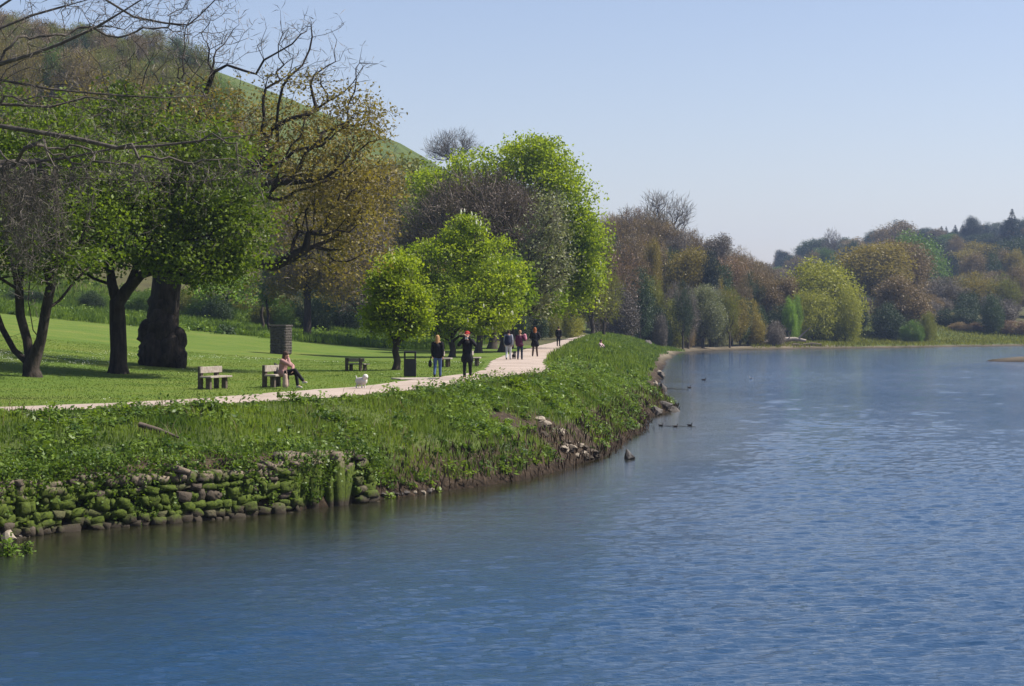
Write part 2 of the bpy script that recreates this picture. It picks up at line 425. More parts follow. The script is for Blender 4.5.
# ---------------------------------------------------------------- water
m, nt, out = new_mat("river_water"); pos = geo_pos(nt)
p = N(nt, "ShaderNodeBsdfPrincipled"); nt.links.new(mixc(nt, attr(nt, 'murk_reflection'), (.012, .044, .098), (.018, .018, .008)), p.inputs['Base Color'])  # sky reflection painted in as blue; brown bank reflection and murky shallows near shore
p.inputs["Roughness"].default_value = .05; p.inputs["IOR"].default_value = 1.38
v1 = mapv(nt, pos, (1.0, 2.6, 1), (0, 0, radians(8)))
w1 = noise(nt, 4.5, 5, .62, v1, .4); w2 = noise(nt, .45, 3, .5, mapv(nt, pos, (1, 2.2, 1), (0, 0, radians(-14)))); w3 = noise(nt, 6.5, 3, .6, v1)
h = mathn(nt, 'ADD', mathn(nt, 'MULTIPLY', w1, 1.0), mathn(nt, 'ADD', mathn(nt, 'MULTIPLY', w2, 1.3), mathn(nt, 'MULTIPLY', w3, .22)))
calm = attr(nt, "calm")
pat = ramp(nt, noise(nt, .035, 3, .6, mapv(nt, pos, (1.0, 1.3, 1))), [(.35, (.6, .6, .6)), (.62, (1, 1, 1))])
st = mathn(nt, 'MULTIPLY', mathn(nt, 'SUBTRACT', 1.0, mathn(nt, 'MULTIPLY', calm, .80)), pat)
b = N(nt, "ShaderNodeBump"); b.inputs["Distance"].default_value = .045
nt.links.new(st, b.inputs["Strength"]); nt.links.new(h, b.inputs["Height"]); nt.links.new(b.outputs[0], p.inputs["Normal"])
nt.links.new(p.outputs[0], out.inputs[0])
def steps(a, b, st): return np.arange(a, b, st)
wy = np.concatenate([steps(-200, 10, 15), steps(10, 22, .8), steps(22, 60, .06), steps(60, 100, .12), steps(100, 180, .26), steps(180, 300, .6), steps(300, 440, 1.5), steps(440, 901, 50)])
wx = np.concatenate([steps(-200, -20, 10), steps(-20, -13, .5), steps(-13, 28, .12), steps(28, 60, .4), steps(60, 120, 1.0), steps(120, 200, 5), steps(200, 901, 70)])
WX, WY = np.meshgrid(wx, wy); WX = WX.ravel(); WY = WY.ravel()
# distance to the bank on a coarse grid, then interpolated
sx_ = np.clip(gi('s', WX, WY), 0, 60)
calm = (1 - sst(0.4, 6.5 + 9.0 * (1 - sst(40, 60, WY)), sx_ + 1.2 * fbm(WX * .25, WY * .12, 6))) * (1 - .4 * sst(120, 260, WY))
gr = np.random.default_rng(99); hw = np.zeros(len(WX)); NW = 46
for i in range(NW):
    lam = .20 * (9 ** (i / (NW - 1))); kk = 2 * pi / lam; th = radians(96) + gr.normal(0, .50); ph = gr.random() * 6.28
    am = .046 / kk * (1.0 if lam < .5 else .30)
    fade = np.clip((lam / np.interp(WY, [22, 60, 100, 180, 300, 440], [.085, .15, .28, .55, 1.1, 2.4]) - 1.5) / 1.3, 0, 1)
    hw += am * fade * np.sin(kk * (WX * cos(th) + WY * sin(th)) + ph)
murk_reflection = calm.copy(); calm = np.maximum(calm, .22 * sst(80, 300, WY))  # mask of the painted bank reflection and murky brown
gust = (.62 + .55 * fbm(WX * .07, WY * .05, 71) + .35 * fbm(WX * .5, WY * .35, 73)).clip(.15, 1.4)
hw *= gust * (1 - .88 * calm)
hw[(WX < -14) | (WX > 150) | (WY < 12) | (WY > 438)] *= 0
nx = len(wx); I = np.arange(len(wy) - 1)[:, None] * nx + np.arange(nx - 1)[None, :]
F = np.stack([I, I + 1, I + nx + 1, I + nx], -1).reshape(-1, 4)
cz = lambda a: a[F].max(1)
F = F[~((gi('land', WX, WY)[F].min(1) > .99) & (sx_[F].min(1) > 2.5))]     # no water far under the land
tag(mesh_obj("water", np_mesh("water", np.stack([WX, WY, hw], 1), F, True, None, dict(calm=calm, murk_reflection=murk_reflection)), m), kind="structure")

# ---------------------------------------------------------------- tree growing
def grow(rng, pts, trunk, seg=0.8, alpha=0.35, gnarl=0.10):
    """trunk: list of polylines [(x,y,z)..]; later ones start at nearest node"""
    nodes = []; par = []; plen = []
    def add(p, q):
        nodes.append(np.array(p, float)); par.append(q)
        plen.append(0 if q < 0 else plen[q] + np.linalg.norm(nodes[-1] - nodes[q])); return len(nodes) - 1
    for ti, tr in enumerate(trunk):
        tr = np.array(tr, float)
        if ti == 0: q = add(tr[0], -1)
        else:
            q = int(np.argmin([np.linalg.norm(n - tr[0]) for n in nodes]))
        for p in tr[1:]: q = add(p, q)
    base = np.array(trunk[0][-1]); pts = pts[np.argsort(np.linalg.norm(pts - base, axis=1) + rng.random(len(pts)) * 1.0)]
    A = np.zeros((len(nodes) + len(pts) * 14, 3)); PL = np.zeros(len(A)); n = len(nodes)
    A[:n] = nodes; PL[:n] = plen
    dirs = [np.array([0, 0, 1.0])] * n
    low = 1 if len(trunk[0]) > 2 else 0
    firstz = trunk[0][-1][2] * 0.6 + trunk[0][0][2] * .4
    for p in pts:
        D = np.linalg.norm(A[:n] - p, axis=1)
        cost = D + alpha * PL[:n] + np.where(A[:n, 2] > p[2] + .25 * D, .6 * D, 0) + np.where(A[:n, 2] < firstz, 50, 0)
        j = int(np.argmin(cost)); dist = D[j]
        if dist < 0.08: continue
        k = min(12, max(1, int(round(dist / seg))))
        a = A[j]; d0 = dirs[j] * dist * .45; q = j
        for i in range(1, k + 1):
            t = i / k
            c = a + d0 * t * (1 - t) * 1.2 + (p - a) * t + (rng.standard_normal(3) * gnarl * seg if i < k else 0)
            A[n] = c; PL[n] = PL[q] + np.linalg.norm(c - A[q]); par.append(q)
            dv = c - A[q]; dirs.append(dv / (np.linalg.norm(dv) + 1e-9)); q = n; n += 1
            if n >= len(A) - 1: break
        if n >= len(A) - 14: break
    return A[:n], np.array(par)

def radii(A, par, R, r0, tr_flare=True):
    n = len(A); ch = np.zeros(n, int)
    for i in range(n - 1, 0, -1): ch[par[i]] += 1
    tips = max(2, int((ch == 0).sum())); e = max(1.5, math.log(tips) / math.log(max(1.5, R / r0)))
    acc = np.zeros(n)
    for i in range(n - 1, -1, -1):
        if ch[i] == 0: acc[i] = r0 ** e
        if par[i] >= 0: acc[par[i]] += acc[i]
    return acc ** (1 / e), ch

def limbs_mesh(name, A, par, r, k_big=8, minr=0.0, rng=R0, wob=.03, flare=1.5):
    Q = Quads(); n = len(A); kids = [[] for _ in range(n)]
    for i in range(1, n):
        if par[i] >= 0: kids[par[i]].append(i)
    stack = [(0, None)]
    while stack:
        i, st = stack.pop(); path = [] if st is None else [st]; rad = [] if st is None else [min(r[st], r[i] * 1.15)]
        while True:
            path.append(i); rad.append(r[i])
            ks = kids[i]
            if not ks: break
            ks = sorted(ks, key=lambda q: -r[q])
            for o in ks[1:]:
                if r[o] >= minr: stack.append((o, i))
            if r[ks[0]] < minr: break
            i = ks[0]
        if len(path) < 2: continue
        rad = np.array(rad); rad[-1] *= .5
        P = A[path].copy()
        if st is None and flare:
            P = np.vstack([P[0] - [0, 0, .35], P[0] + [0, 0, .0], P[0] + (P[1] - P[0]) * .35, P[1:]])
            rad = np.concatenate([[rad[0] * flare * 1.15], [rad[0] * flare], [rad[0] * 1.12], rad[1:]])
        k = k_big if rad.max() > .12 else (5 if rad.max() > .035 else 3)
        tube(Q, P, rad, k, .5, wob if rad.max() > .1 else 0, rng)
    return Q.mesh(name, True)

def leaf_cards(rng, C, per, rc, size, flat=.8, aspect=.62, up=.06, tint_cl=.5, zs=.8):
    """rhombus leaves in clumps round the centres C"""
    n = len(C) * per
    cen = np.repeat(C, per, 0) + np.clip(rng.standard_normal((n, 3)), -1.7, 1.7) * rc * np.array([1, 1, zs])
    a = rng.standard_normal((n, 3)); a[:, 2] *= flat; a /= np.linalg.norm(a, axis=1, keepdims=True)
    nr = rng.standard_normal((n, 3)); nr[:, 2] = np.abs(nr[:, 2]) + up * 2
    b = np.cross(a, nr); b /= (np.linalg.norm(b, axis=1, keepdims=True) + 1e-9)
    s = size * (0.6 + .8 * rng.random((n, 1)))
    V = np.stack([cen - a * s * .5, cen + b * s * aspect * .5, cen + a * s * .5, cen - b * s * aspect * .5], 1).reshape(-1, 3)
    F = np.arange(n * 4).reshape(-1, 4)
    t = np.clip(np.repeat(rng.random(len(C)), per) * tint_cl + rng.random(n) * (1 - tint_cl), 0, 1)
    return V, F, t

def ell(rng, n, c, r, shell=.45, cut=None):
    """points in an ellipsoid, biased to the shell"""
    d = rng.standard_normal((n, 3)); d /= np.linalg.norm(d, axis=1, keepdims=True)
    q = (shell + (1 - shell) * rng.random((n, 1))) if shell > 0 else rng.random((n, 1)) ** (1 / 3)
    P = np.array(c) + d * q * np.array(r)
    if cut is not None: P = P[P[:, 2] > cut]
    return P

def build_tree(name, loc, rng, trunk, pts, R, r0, leafmat=None, bark=None, per=30, rc=.4, lsize=.18, seg=.8, gnarl=.1, minr=0.0,
               leafr=3.0, alpha=.35, up=.06, flat=.8, aspect=.62, kbig=9, tw=None, crown_name="crown", zs=.62, flare=1.5, clumped=True):
    root = empty(name, loc)
    A, par = grow(rng, pts, trunk, seg, alpha, gnarl)
    r, ch = radii(A, par, R, r0)
    mesh_obj("trunk", limbs_mesh("trunk", A, par, r, kbig, minr, rng, flare=flare), bark or BARK, root)
    C = A[(r < r0 * leafr)]; CT = A[ch == 0] if clumped else C
    if tw:      # bare twigs: slender slivers round the fine branches
        n_t, l_t, w_t, mat_t = tw
        n = len(C) * n_t; cen = np.repeat(C, n_t, 0)
        outw = cen - A[:1] - np.array([0, 0, 2.0]); outw /= np.linalg.norm(outw, axis=1, keepdims=True)
        a = rng.standard_normal((n, 3)) * .75 + outw; a /= np.linalg.norm(a, axis=1, keepdims=True)
        b = np.cross(a, rng.standard_normal((n, 3))); b /= np.linalg.norm(b, axis=1, keepdims=True)
        Ln = l_t * (.4 + rng.random((n, 1))); st = cen + rng.standard_normal((n, 3)) * .12
        mid = st + a * Ln * .5 + rng.standard_normal((n, 3)) * l_t * .07
        V = np.stack([st, mid + b * w_t, st + a * Ln, mid - b * w_t], 1).reshape(-1, 3)
        mesh_obj("twig_mass", np_mesh("twig_mass", V, np.arange(n * 4).reshape(-1, 4), False, rng.random(n)), mat_t, root)
    if leafmat is not None and per > 0:
        q_ = np.repeat(.55 + .8 * rng.random((len(CT), 1)), per, 0) if clumped else 1.0
        V, F, t = leaf_cards(rng, CT, per, rc * q_, lsize, flat, aspect, up, zs=zs)
        mesh_obj(crown_name, np_mesh(crown_name, V, F, False, t), leafmat, root)
    return root, A, r

def copy_tree(o, parent=None):
    c = o.copy(); COL.objects.link(c); c.parent = parent
    for ch in o.children: copy_tree(ch, c)
    return c
# ---------------------------------------------------------------- near trees
LATE = []
BARK_MID = bark_mat('bark_mid_grey', (.05, .042, .035), (.13, .112, .092))
def P3(u, v, d):      # a point of the place at distance d
    return np.array([(u - 512) / FPX * d, d, CAM_H + (HZ - v) / FPX * d])
def rel(pts, o): return [np.array(p, float) - np.array(o) for p in pts]

def leafy(name, label, cat, u, v, lobes, mat, n, R, fork, rs, d=None, **kw):
    """lobes: (u, v, ru, rv, depth offset) crown ellipsoids given at the distance of the trunk"""
    rng = np.random.default_rng(rs)
    if d is None: x, y, z = at(u, v)
    else: y = d; x, z = xz(u, d)
    o = np.array([x, y, z]); px = FPX / y; pts = []
    area = sum(l[2] * l[3] for l in lobes)
    for (lu, lv, ru, rv, dd) in lobes:
        c = P3(lu, lv, y) - o; c[1] += dd
        pts.append(ell(rng, max(12, int(n * ru * rv / area)), c, (ru / px, ru / px * .9, rv / px), .4))
    pts = np.vstack(pts); pts = pts[pts[:, 2] > fork * .8]
    h = fork; tr = [[(0, 0, 0), (.05 * h, .03 * h, h * .35), (-.03 * h, 0, h * .7), (.02 * h, .02, h)]]
    kw.setdefault('r0', .014)
    root, A, r = build_tree(name, o, rng, kw.pop('trunk', tr), pts, R, kw.pop('r0'), mat, **kw)
    tag(root, label, cat, kw.get('group')); return root

def stems(*ends):   # several stems out of one root
    return [list(e) for e in ends]

# multi-stemmed tree at the left edge
x, y, z = at(32, 377); o = np.array([x, y, z])
def rp_(u, v, dd=0): return P3(u, v, y + dd) - o
tr = [[rp_(32, 377), rp_(31, 366)], [rp_(31, 366), rp_(14, 350, .5), rp_(2, 328, .8), rp_(-12, 290, 1)],
      [rp_(31, 366), rp_(27, 340), rp_(20, 315), rp_(19, 290, -.5), rp_(12, 250, -1), rp_(16, 210, -1)],
      [rp_(33, 366), rp_(41, 340, -.3), rp_(46, 310, -.4), rp_(51, 285, -.6), rp_(47, 250, -1), rp_(58, 200, -1)],
      [rp_(46, 318, -.4), rp_(60, 300, .5), rp_(76, 280, 1), rp_(95, 262, 1.4), rp_(110, 235, 1.5)],
      [rp_(36, 350, -.3), rp_(33, 330, .6), rp_(28, 300, 1.2), rp_(32, 260, 1.5)]]
rng = np.random.default_rng(11); px = FPX / y
pts = np.vstack([ell(rng, 330, rp_(15, 190), (4.4, 4, 3.7), .35), ell(rng, 120, rp_(90, 180, 1), (2.5, 3, 3.0), .35), ell(rng, 130, rp_(-50, 200), (2.8, 3, 3.4), .35), ell(rng, 90, rp_(20, 250, -1), (3.6, 2.6, 1.5), .3)])
root, A, r = build_tree("multi_stemmed_tree", o, rng, tr, pts, .30, .012, L['sycamore'], BARK_DARK, per=120, rc=.48, lsize=.15, seg=.7,
                        gnarl=.14, leafr=2.6, tw=(1, 1.0, .010, BARK_PALE), flare=1.35)
tag(root, "leafy tree with several stems fanning out of one base at the lawn's left end", "tree")

# single-trunk dark tree
x, y, z = at(118, 373.5); o = np.array([x, y, z])
tr = [[rp_(118, 373.5), rp_(118.5, 350), rp_(117.5, 325), rp_(117, 303)],
      [rp_(117, 303), rp_(112, 285), rp_(109, 262, .5), rp_(104, 225, .7), rp_(90, 180, 1)],
      [rp_(117, 303), rp_(128, 288), rp_(136, 268, -.4), rp_(142, 240, -.8), rp_(150, 190, -.8)],
      [rp_(128, 288), rp_(142, 275, -.5), rp_(153, 255, -1), rp_(185, 215, -1), rp_(215, 190, -1)]]
rng = np.random.default_rng(12)
pts = np.vstack([ell(rng, 330, rp_(135, 180), (4.2, 3.8, 3.7), .4), ell(rng, 190, rp_(205, 200, -.4), (2.8, 3.0, 3.6), .4), ell(rng, 130, rp_(70, 170), (3.0, 3, 3.2), .4),
                 ell(rng, 60, rp_(235, 240, -.4), (1.5, 1.8, 1.9), .4), ell(rng, 70, rp_(170, 255, -1.5), (2.6, 2.0, 1.3), .3), ell(rng, 60, rp_(85, 240, 0), (2.4, 2.2, 1.7), .3), ell(rng, 50, rp_(210, 268, -1.5), (1.8, 1.6, .9), .3)])
root, A, r = build_tree("sycamore_tree", o, rng, tr, pts, .33, .012, L['sycamore'], BARK_DARK, per=115, rc=.46, lsize=.16, seg=.7,
                        gnarl=.12, leafr=2.5, tw=(1, .9, .010, BARK_PALE), flare=1.45)
tag(root, "dark leafy tree on one straight trunk that forks, beside the thick oak", "tree")

# old oak
x, y, z = at(162, 366); o = np.array([x, y, z])
tr = [[rp_(162, 366), rp_(163, 345), rp_(163, 320), rp_(165, 295), rp_(168, 275)],
      [rp_(168, 275), rp_(172, 240), rp_(180, 190, 1), rp_(195, 140, 1.5), rp_(205, 95, 1.5), rp_(214, 62, 1)],
      [rp_(168, 280), rp_(194, 280, -.6), rp_(224, 271, -1), rp_(248, 262, -1.2), rp_(274, 266, -1.2), rp_(290, 258, -1), rp_(306, 249, -1), rp_(330, 240, 0), rp_(352, 225, .4)],
      [rp_(172, 240), rp_(205, 215, -1), rp_(240, 195, -1.6), rp_(277, 182, -2), rp_(305, 182, -2), rp_(327, 177, -2), rp_(337, 169, -2), rp_(336, 154, -2.1)],
      [rp_(327, 179, -2), rp_(344, 180, -2), rp_(356, 168, -2), rp_(366, 160, -2)],
      [rp_(195, 140, 1.5), rp_(215, 124, 0), rp_(233, 119, -.8), rp_(254, 123, -1), rp_(262, 112, -1), rp_(280, 108, -1)],
      [rp_(205, 95, 1.5), rp_(214, 72, .4), rp_(227, 65, 0), rp_(245, 71, -.4), rp_(256, 74, -.6), rp_(264, 60, -.6), rp_(280, 51, -.8), rp_(292, 44, -.9), rp_(301, 34, -.9), rp_(295, 28, -1), rp_(285, 22, -1)],
      [rp_(256, 76, -.6), rp_(264, 80, -.8), rp_(272, 74, -1), rp_(284, 80, -1.2), rp_(298, 85, -1.4), rp_(314, 80, -1.5), rp_(328, 82, -1.6), rp_(345, 80, -1.7)],
      [rp_(284, 80, -1.2), rp_(292, 73, -1.3), rp_(304, 68, -1.3), rp_(316, 62, -1.3), rp_(330, 60, -1.3)],
      [rp_(168, 280), rp_(150, 250, 1), rp_(135, 215, 2), rp_(120, 170, 3), rp_(110, 120, 3)]]
rng = np.random.default_rng(13)
pts = np.vstack([ell(rng, 300, rp_(320, 165, -.6), (3.4, 3.4, 3.0), .3), ell(rng, 200, rp_(345, 215, .4), (2.3, 3, 3.0), .3),
                 ell(rng, 200, rp_(235, 130, 0), (4.2, 4.5, 3.4), .3), ell(rng, 160, rp_(130, 110, 2), (5, 4, 3.6), .3),
                 ell(rng, 70, rp_(355, 120, -1), (2.2, 2, 1.4), .3)])
ptsb = np.vstack([ell(rng, 90, rp_(315, 70, -1.2), (3.0, 1.6, 1.6), .2), ell(rng, 40, rp_(300, 30, -1), (2.2, 1.3, 1.0), .2), ell(rng, 90, rp_(200, 45, .5), (3.6, 3, 1.8), .2)])
root = empty("oak_tree", o)
A, par = grow(rng, np.vstack([pts, ptsb]), tr, .6, .30, .20)
r, ch = radii(A, par, .66, .012)
tm = limbs_mesh("trunk", A, par, r, 14, 0, rng, wob=.05, flare=1.22)
to = mesh_obj("trunk", tm, BARK_DARK, root)
Q = Quads()      # burls of the old trunk
for (bu, bv, br, dd) in ((147, 333, .42, -.3), (178, 341, .42, -.4), (156, 352, .7, -.4), (170, 352, .65, -.5), (162, 330, .75, -.3), (176, 357, .5, -.5), (149, 358, .48, -.4), (163, 312, .72, -.1)):
    c = rp_(bu, bv, dd); th = np.linspace(0, pi, 8)
    th = np.linspace(0, pi, 15); tube(Q, [c + np.array([0, 0, -br * 1.5 * cos(t)]) for t in th], [max(.02, br * .93 * sin(t)) for t in th], 16, .5, .10, rng)
mesh_obj("burl", Q.mesh("burl", True), BARK_DARK, root)
zlim = rp_(0, 96)[2]
C = A[(r < .03) & (A[:, 2] < zlim + rng.random(len(A)) * 1.0)]
V, F, t = leaf_cards(rng, C, 24, .32, .14, zs=.6); mesh_obj("crown", np_mesh("crown", V, F, False, t), L['bronze'], root)
C = A[(r < .02)]
n = len(C) * 4; cen = np.repeat(C, 4, 0); a = rng.standard_normal((n, 3)); a[:, 2] += .3; a /= np.linalg.norm(a, axis=1, keepdims=True)
b = np.cross(a, rng.standard_normal((n, 3))); b /= np.linalg.norm(b, axis=1, keepdims=True); Ln = .55 * (.3 + rng.random((n, 1)))
mid = cen + a * Ln * .5 + rng.standard_normal((n, 3)) * .04; V = np.stack([cen, mid + b * .012, cen + a * Ln, mid - b * .012], 1).reshape(-1, 3)
mesh_obj("twig_mass", np_mesh("twig_mass", V, np.arange(n * 4).reshape(-1, 4), False, rng.random(n)), L['grey'], root)
tag(root, "old oak with a thick burly trunk and sparse bronze leaves on crooked limbs", "tree")

# bare tree just outside the left edge whose long twigs hang into the view
o = np.array([-19.0, 62.0, gz(-19, 62)]); rng = np.random.default_rng(14); y = 62.0
root = empty("bare_tree", o)
tr = [[(0, 0, 0), (.1, 0, 1.5), (0, .1, 3.0), (.15, 0, 4.6), (.2, 0, 6.2), (.3, .2, 8.5), (.2, .3, 11.5)]]
for line in ([(-60, 130, 0), (-30, 85, 0), (0, 64, -.5), (30, 55, -.8), (60, 44, -1), (97, 27, -1.2), (125, 10, -1.4), (144, -2, -1.5), (170, -25, -1.6)],
             [(-60, 90, 0), (-30, 45, .4), (0, 28, .5), (33, 15, .8), (65, 6, 1), (97, -3, 1.2), (130, -20, 1.2)],
             [(-60, 130, 0), (-20, 82, .6), (0, 80, .8), (50, 89, 1.0), (90, 93, 1.2), (128, 96, 1.4), (165, 98, 1.4), (205, 95, 1.5)],
             [(-60, 170, 0), (-25, 128, -.6), (0, 126, -.9), (50, 134, -1.2), (84, 140, -1.4), (117, 148, -1.6), (155, 146, -1.6), (200, 141, -1.7), (256, 134, -1.8)],
             [(-60, 150, 0), (-20, 108, 1), (0, 104, 1.2), (50, 107, 1.6), (87, 97, 1.8), (110, 100, 2)],
             [(-60, 210, 0), (-25, 168, .5), (0, 164, .6), (40, 161, .9), (67, 158, 1), (115, 148, 1.2), (160, 138, 1.3)],
             [(-60, 220, 0), (-25, 184, -.6), (0, 180, -.8), (40, 179, -1.1), (84, 178, -1.4), (126, 180, -1.6), (168, 183, -1.8), (214, 180, -2), (258, 174, -2)],
             [(-60, 90, 0), (-20, 20, 1), (40, -20, 1), (100, -4, 1.1), (134, 17, 1.2), (165, 23, 1.2), (188, 25, 1.2), (200, 15, 1.2), (215, 0, 1.2), (232, -15, 1.2)],
             [(165, 23, 1.2), (187, 27, 1.2), (189, 44, 1.2)],
             [(-60, 250, 0), (-20, 215, .6), (5, 222, .8), (20, 240, .9), (30, 262, 1), (26, 285, 1)],
             [(-60, 240, 0), (-10, 196, .3), (30, 205, .4), (52, 222, .4), (48, 240, .4)],
             [(-60, 250, 0), (-25, 230, -.6), (8, 232, -1), (22, 228, -1.1), (40, 250, -1.2)]):
    tr.append([P3(a, b, y + c) - o for a, b, c in line])
pts = []
for line in tr[1:]:
    for i in range(len(line) - 1):
        for _ in range(24 if i > 1 else 4):
            t = rng.random(); q = line[i] * (1 - t) + line[i + 1] * t
            pts.append(q + rng.standard_normal(3) * np.array([.45, .6, .55]) + [.12, 0, -.10])
pts = np.array(pts)
A, par = grow(rng, pts, tr, .28, .05, .16); r, ch = radii(A, par, .22, .006)
nt_ = sum(len(t) for t in tr)
mesh_obj("trunk", limbs_mesh("trunk", A, par, np.where(np.arange(len(A)) < nt_, np.maximum(np.minimum(r, .20), .018), r * .9), 8, 0, rng), BARK_MID, root)
C = np.repeat(A[nt_:], 2, 0); C = C[C[:, 0] > 1.5]; n = len(C); a = rng.standard_normal((n, 3)); a[:, 2] -= .1; a /= np.linalg.norm(a, axis=1, keepdims=True)
b = np.cross(a, rng.standard_normal((n, 3))); b /= np.linalg.norm(b, axis=1, keepdims=True); Ln = .45 * (.4 + rng.random((n, 1)))
mid = C + a * Ln * .5 + rng.standard_normal((n, 3)) * .04; V = np.stack([C, mid + b * .011, C + a * Ln, mid - b * .011], 1).reshape(-1, 3)
mesh_obj("twig_mass", np_mesh("twig_mass", V, np.arange(n * 4).reshape(-1, 4), False, rng.random(n)), BARK_PALE, root)
tag(root, "bare grey tree whose long thin twigs reach across the upper left corner", "tree")

# horse chestnuts and their neighbours along the path
leafy("horse_chestnut_tree", "small round green chestnut on a slim trunk just left of the black litter bin", "tree", 396, 370,
      [(396, 302, 24, 32, 0), (382, 300, 15, 30, 0), (414, 312, 20, 26, 0), (398, 276, 20, 18, 0), (376, 318, 10, 16, 0), (398, 328, 24, 12, 0)], L['chestnut'], 380, .16, 1.2, 21,
      per=85, rc=.30, lsize=.15, seg=.5)
root = leafy("horse_chestnut_tree", "bright green chestnut with pale flower candles in front of the taller trees", "tree", 452, 357,
      [(464, 240, 27, 26, 0), (440, 268, 36, 34, 0), (488, 268, 32, 34, 0), (508, 288, 18, 24, 0), (414, 284, 34, 34, -1), (460, 306, 60, 30, 0), (466, 224, 14, 12, 0), (400, 268, 22, 16, -1), (490, 314, 28, 20, 0), (462, 326, 50, 13, 0), (425, 318, 26, 18, 0)],
      L['chestnut'], 640, .19, 1.3, 22, per=120, rc=.40, lsize=.175, seg=.6)
def candles(root, n, rs, size=.26):
    rng = np.random.default_rng(rs); cr_ = [c for c in root.children if c.name.startswith("crown")][0].data
    co = np.empty(len(cr_.vertices) * 3, np.float32); cr_.vertices.foreach_get("co", co); co = co.reshape(-1, 3)
    c = co.mean(0); d = co - c; rr = np.linalg.norm(d / (np.abs(d).max(0)), axis=1)
    idx = rng.choice(np.where((rr > np.quantile(rr, .80)))[0], n); Q = Quads()
    for i in idx:
        p_ = co[i]; s = size * (.7 + .6 * rng.random())
        tube(Q, [p_, p_ + [0, 0, s * .3], p_ + [0, 0, s]], [s * .12, s * .22, s * .03], 5, rng.random())
    mesh_obj("blossom", Q.mesh("blossom"), L['flower'], root)
candles(root, 70, 5)
leafy("purple_twigged_tree", "purple brown budding tree between the bright chestnut and the tall one behind", "tree", 492, 349,
      [(478, 225, 66, 46, 0), (430, 240, 34, 44, 0), (520, 230, 36, 46, 0), (480, 200, 48, 30, 0), (410, 270, 16, 40, 0)], L['purple'], 900, .33, 3, 23,
      per=50, rc=.5, lsize=.13, seg=.9, leafr=3.5, tw=(10, 1.3, .022, L['purple']), bark=BARK)
leafy("pale_leaved_tree", "grey green feathery tree at the right edge of the purple twigged one", "tree", 503, 348,
      [(545, 255, 28, 50, 0), (530, 290, 26, 34, 0), (548, 215, 18, 28, 0)], L['pale'], 420, .30, 3, 24, d=143,
      per=30, rc=.5, lsize=.20, seg=.9, leafr=3, tw=(3, 1.1, .016, L['grey']))
root = leafy("horse_chestnut_tree", "tallest chestnut of the path, dome of fresh green rising behind the purple tree", "tree", 507, 345,
      [(530, 180, 46, 42, 0), (535, 160, 32, 25, 0), (478, 190, 46, 40, 0), (560, 205, 34, 40, 0), (450, 215, 40, 40, 2), (575, 250, 22, 50, 0), (520, 250, 60, 60, 1), (592, 232, 11, 12, 0), (570, 285, 24, 34, 0), (584, 262, 17, 42, -1), (586, 235, 12, 20, -1), (545, 306, 26, 14, -1), (440, 185, 24, 18, 0)],
      L['chestnut'], 1150, .42, 4, 25, d=162, per=120, rc=.75, lsize=.25, seg=1.1)
candles(root, 50, 6, .32)
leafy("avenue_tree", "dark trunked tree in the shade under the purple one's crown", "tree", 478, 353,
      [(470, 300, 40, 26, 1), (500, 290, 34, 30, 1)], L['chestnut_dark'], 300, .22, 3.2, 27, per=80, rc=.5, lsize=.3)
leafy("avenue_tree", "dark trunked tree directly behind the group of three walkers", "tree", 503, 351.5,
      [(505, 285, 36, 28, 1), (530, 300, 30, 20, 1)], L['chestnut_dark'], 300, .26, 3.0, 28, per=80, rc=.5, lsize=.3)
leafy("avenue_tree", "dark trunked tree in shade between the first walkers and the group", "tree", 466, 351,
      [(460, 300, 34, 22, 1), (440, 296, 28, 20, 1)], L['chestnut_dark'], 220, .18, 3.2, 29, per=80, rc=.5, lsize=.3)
leafy("willow_tree", "thin olive willow standing where the path bends out of sight", "tree", 592, 337,
      [(592, 285, 16, 40, 0), (600, 250, 12, 24, 0), (582, 300, 14, 24, 0)], L['olive'], 260, .25, 3, 30, d=232,
      per=26, rc=.7, lsize=.35, seg=1.1, leafr=3, tw=(4, 1.6, .025, L['grey']))

# trees behind the lawn
for u_, d_, vt_, k_, lb_ in ((488, 200, 305, 'dark', "dark bush in the deep shade behind the avenue's left trunks"), (512, 215, 300, 'dark', "dark bush added for shade behind the group of three walkers"), (532, 225, 302, 'dark', "dark bush added for shade right behind the walker in wide black jacket"),  # the dark bushes are added to deepen the shade under the avenue trees
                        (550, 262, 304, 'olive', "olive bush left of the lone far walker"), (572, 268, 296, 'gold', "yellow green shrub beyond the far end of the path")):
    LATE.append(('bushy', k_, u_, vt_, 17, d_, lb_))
leafy("young_tree", "pale green young tree seen under the oak's long limb", "tree", 226, 322,
      [(226, 292, 34, 18, 0), (212, 284, 20, 12, 0), (246, 288, 18, 16, 0)], L['young'], 240, .2, 2.3, 31, d=186, per=24, rc=.5, lsize=.28)
leafy("slender_tree", "narrow upright bright green tree left of the lawn's stone pillar", "tree", 268, 331,
      [(269, 282, 8, 26, 0), (268, 300, 7, 14, 0)], L['green'], 110, .12, 1.6, 32, d=168, per=34, rc=.35, lsize=.26)
leafy("slender_tree", "thin brown leafed tree beside the narrow green one behind the lawn", "tree", 262, 331,
      [(260, 278, 14, 30, 0)], L['bronze'], 110, .13, 2.2, 33, d=174, per=10, rc=.45, lsize=.22, tw=(4, 1.2, .018, L['grey']))
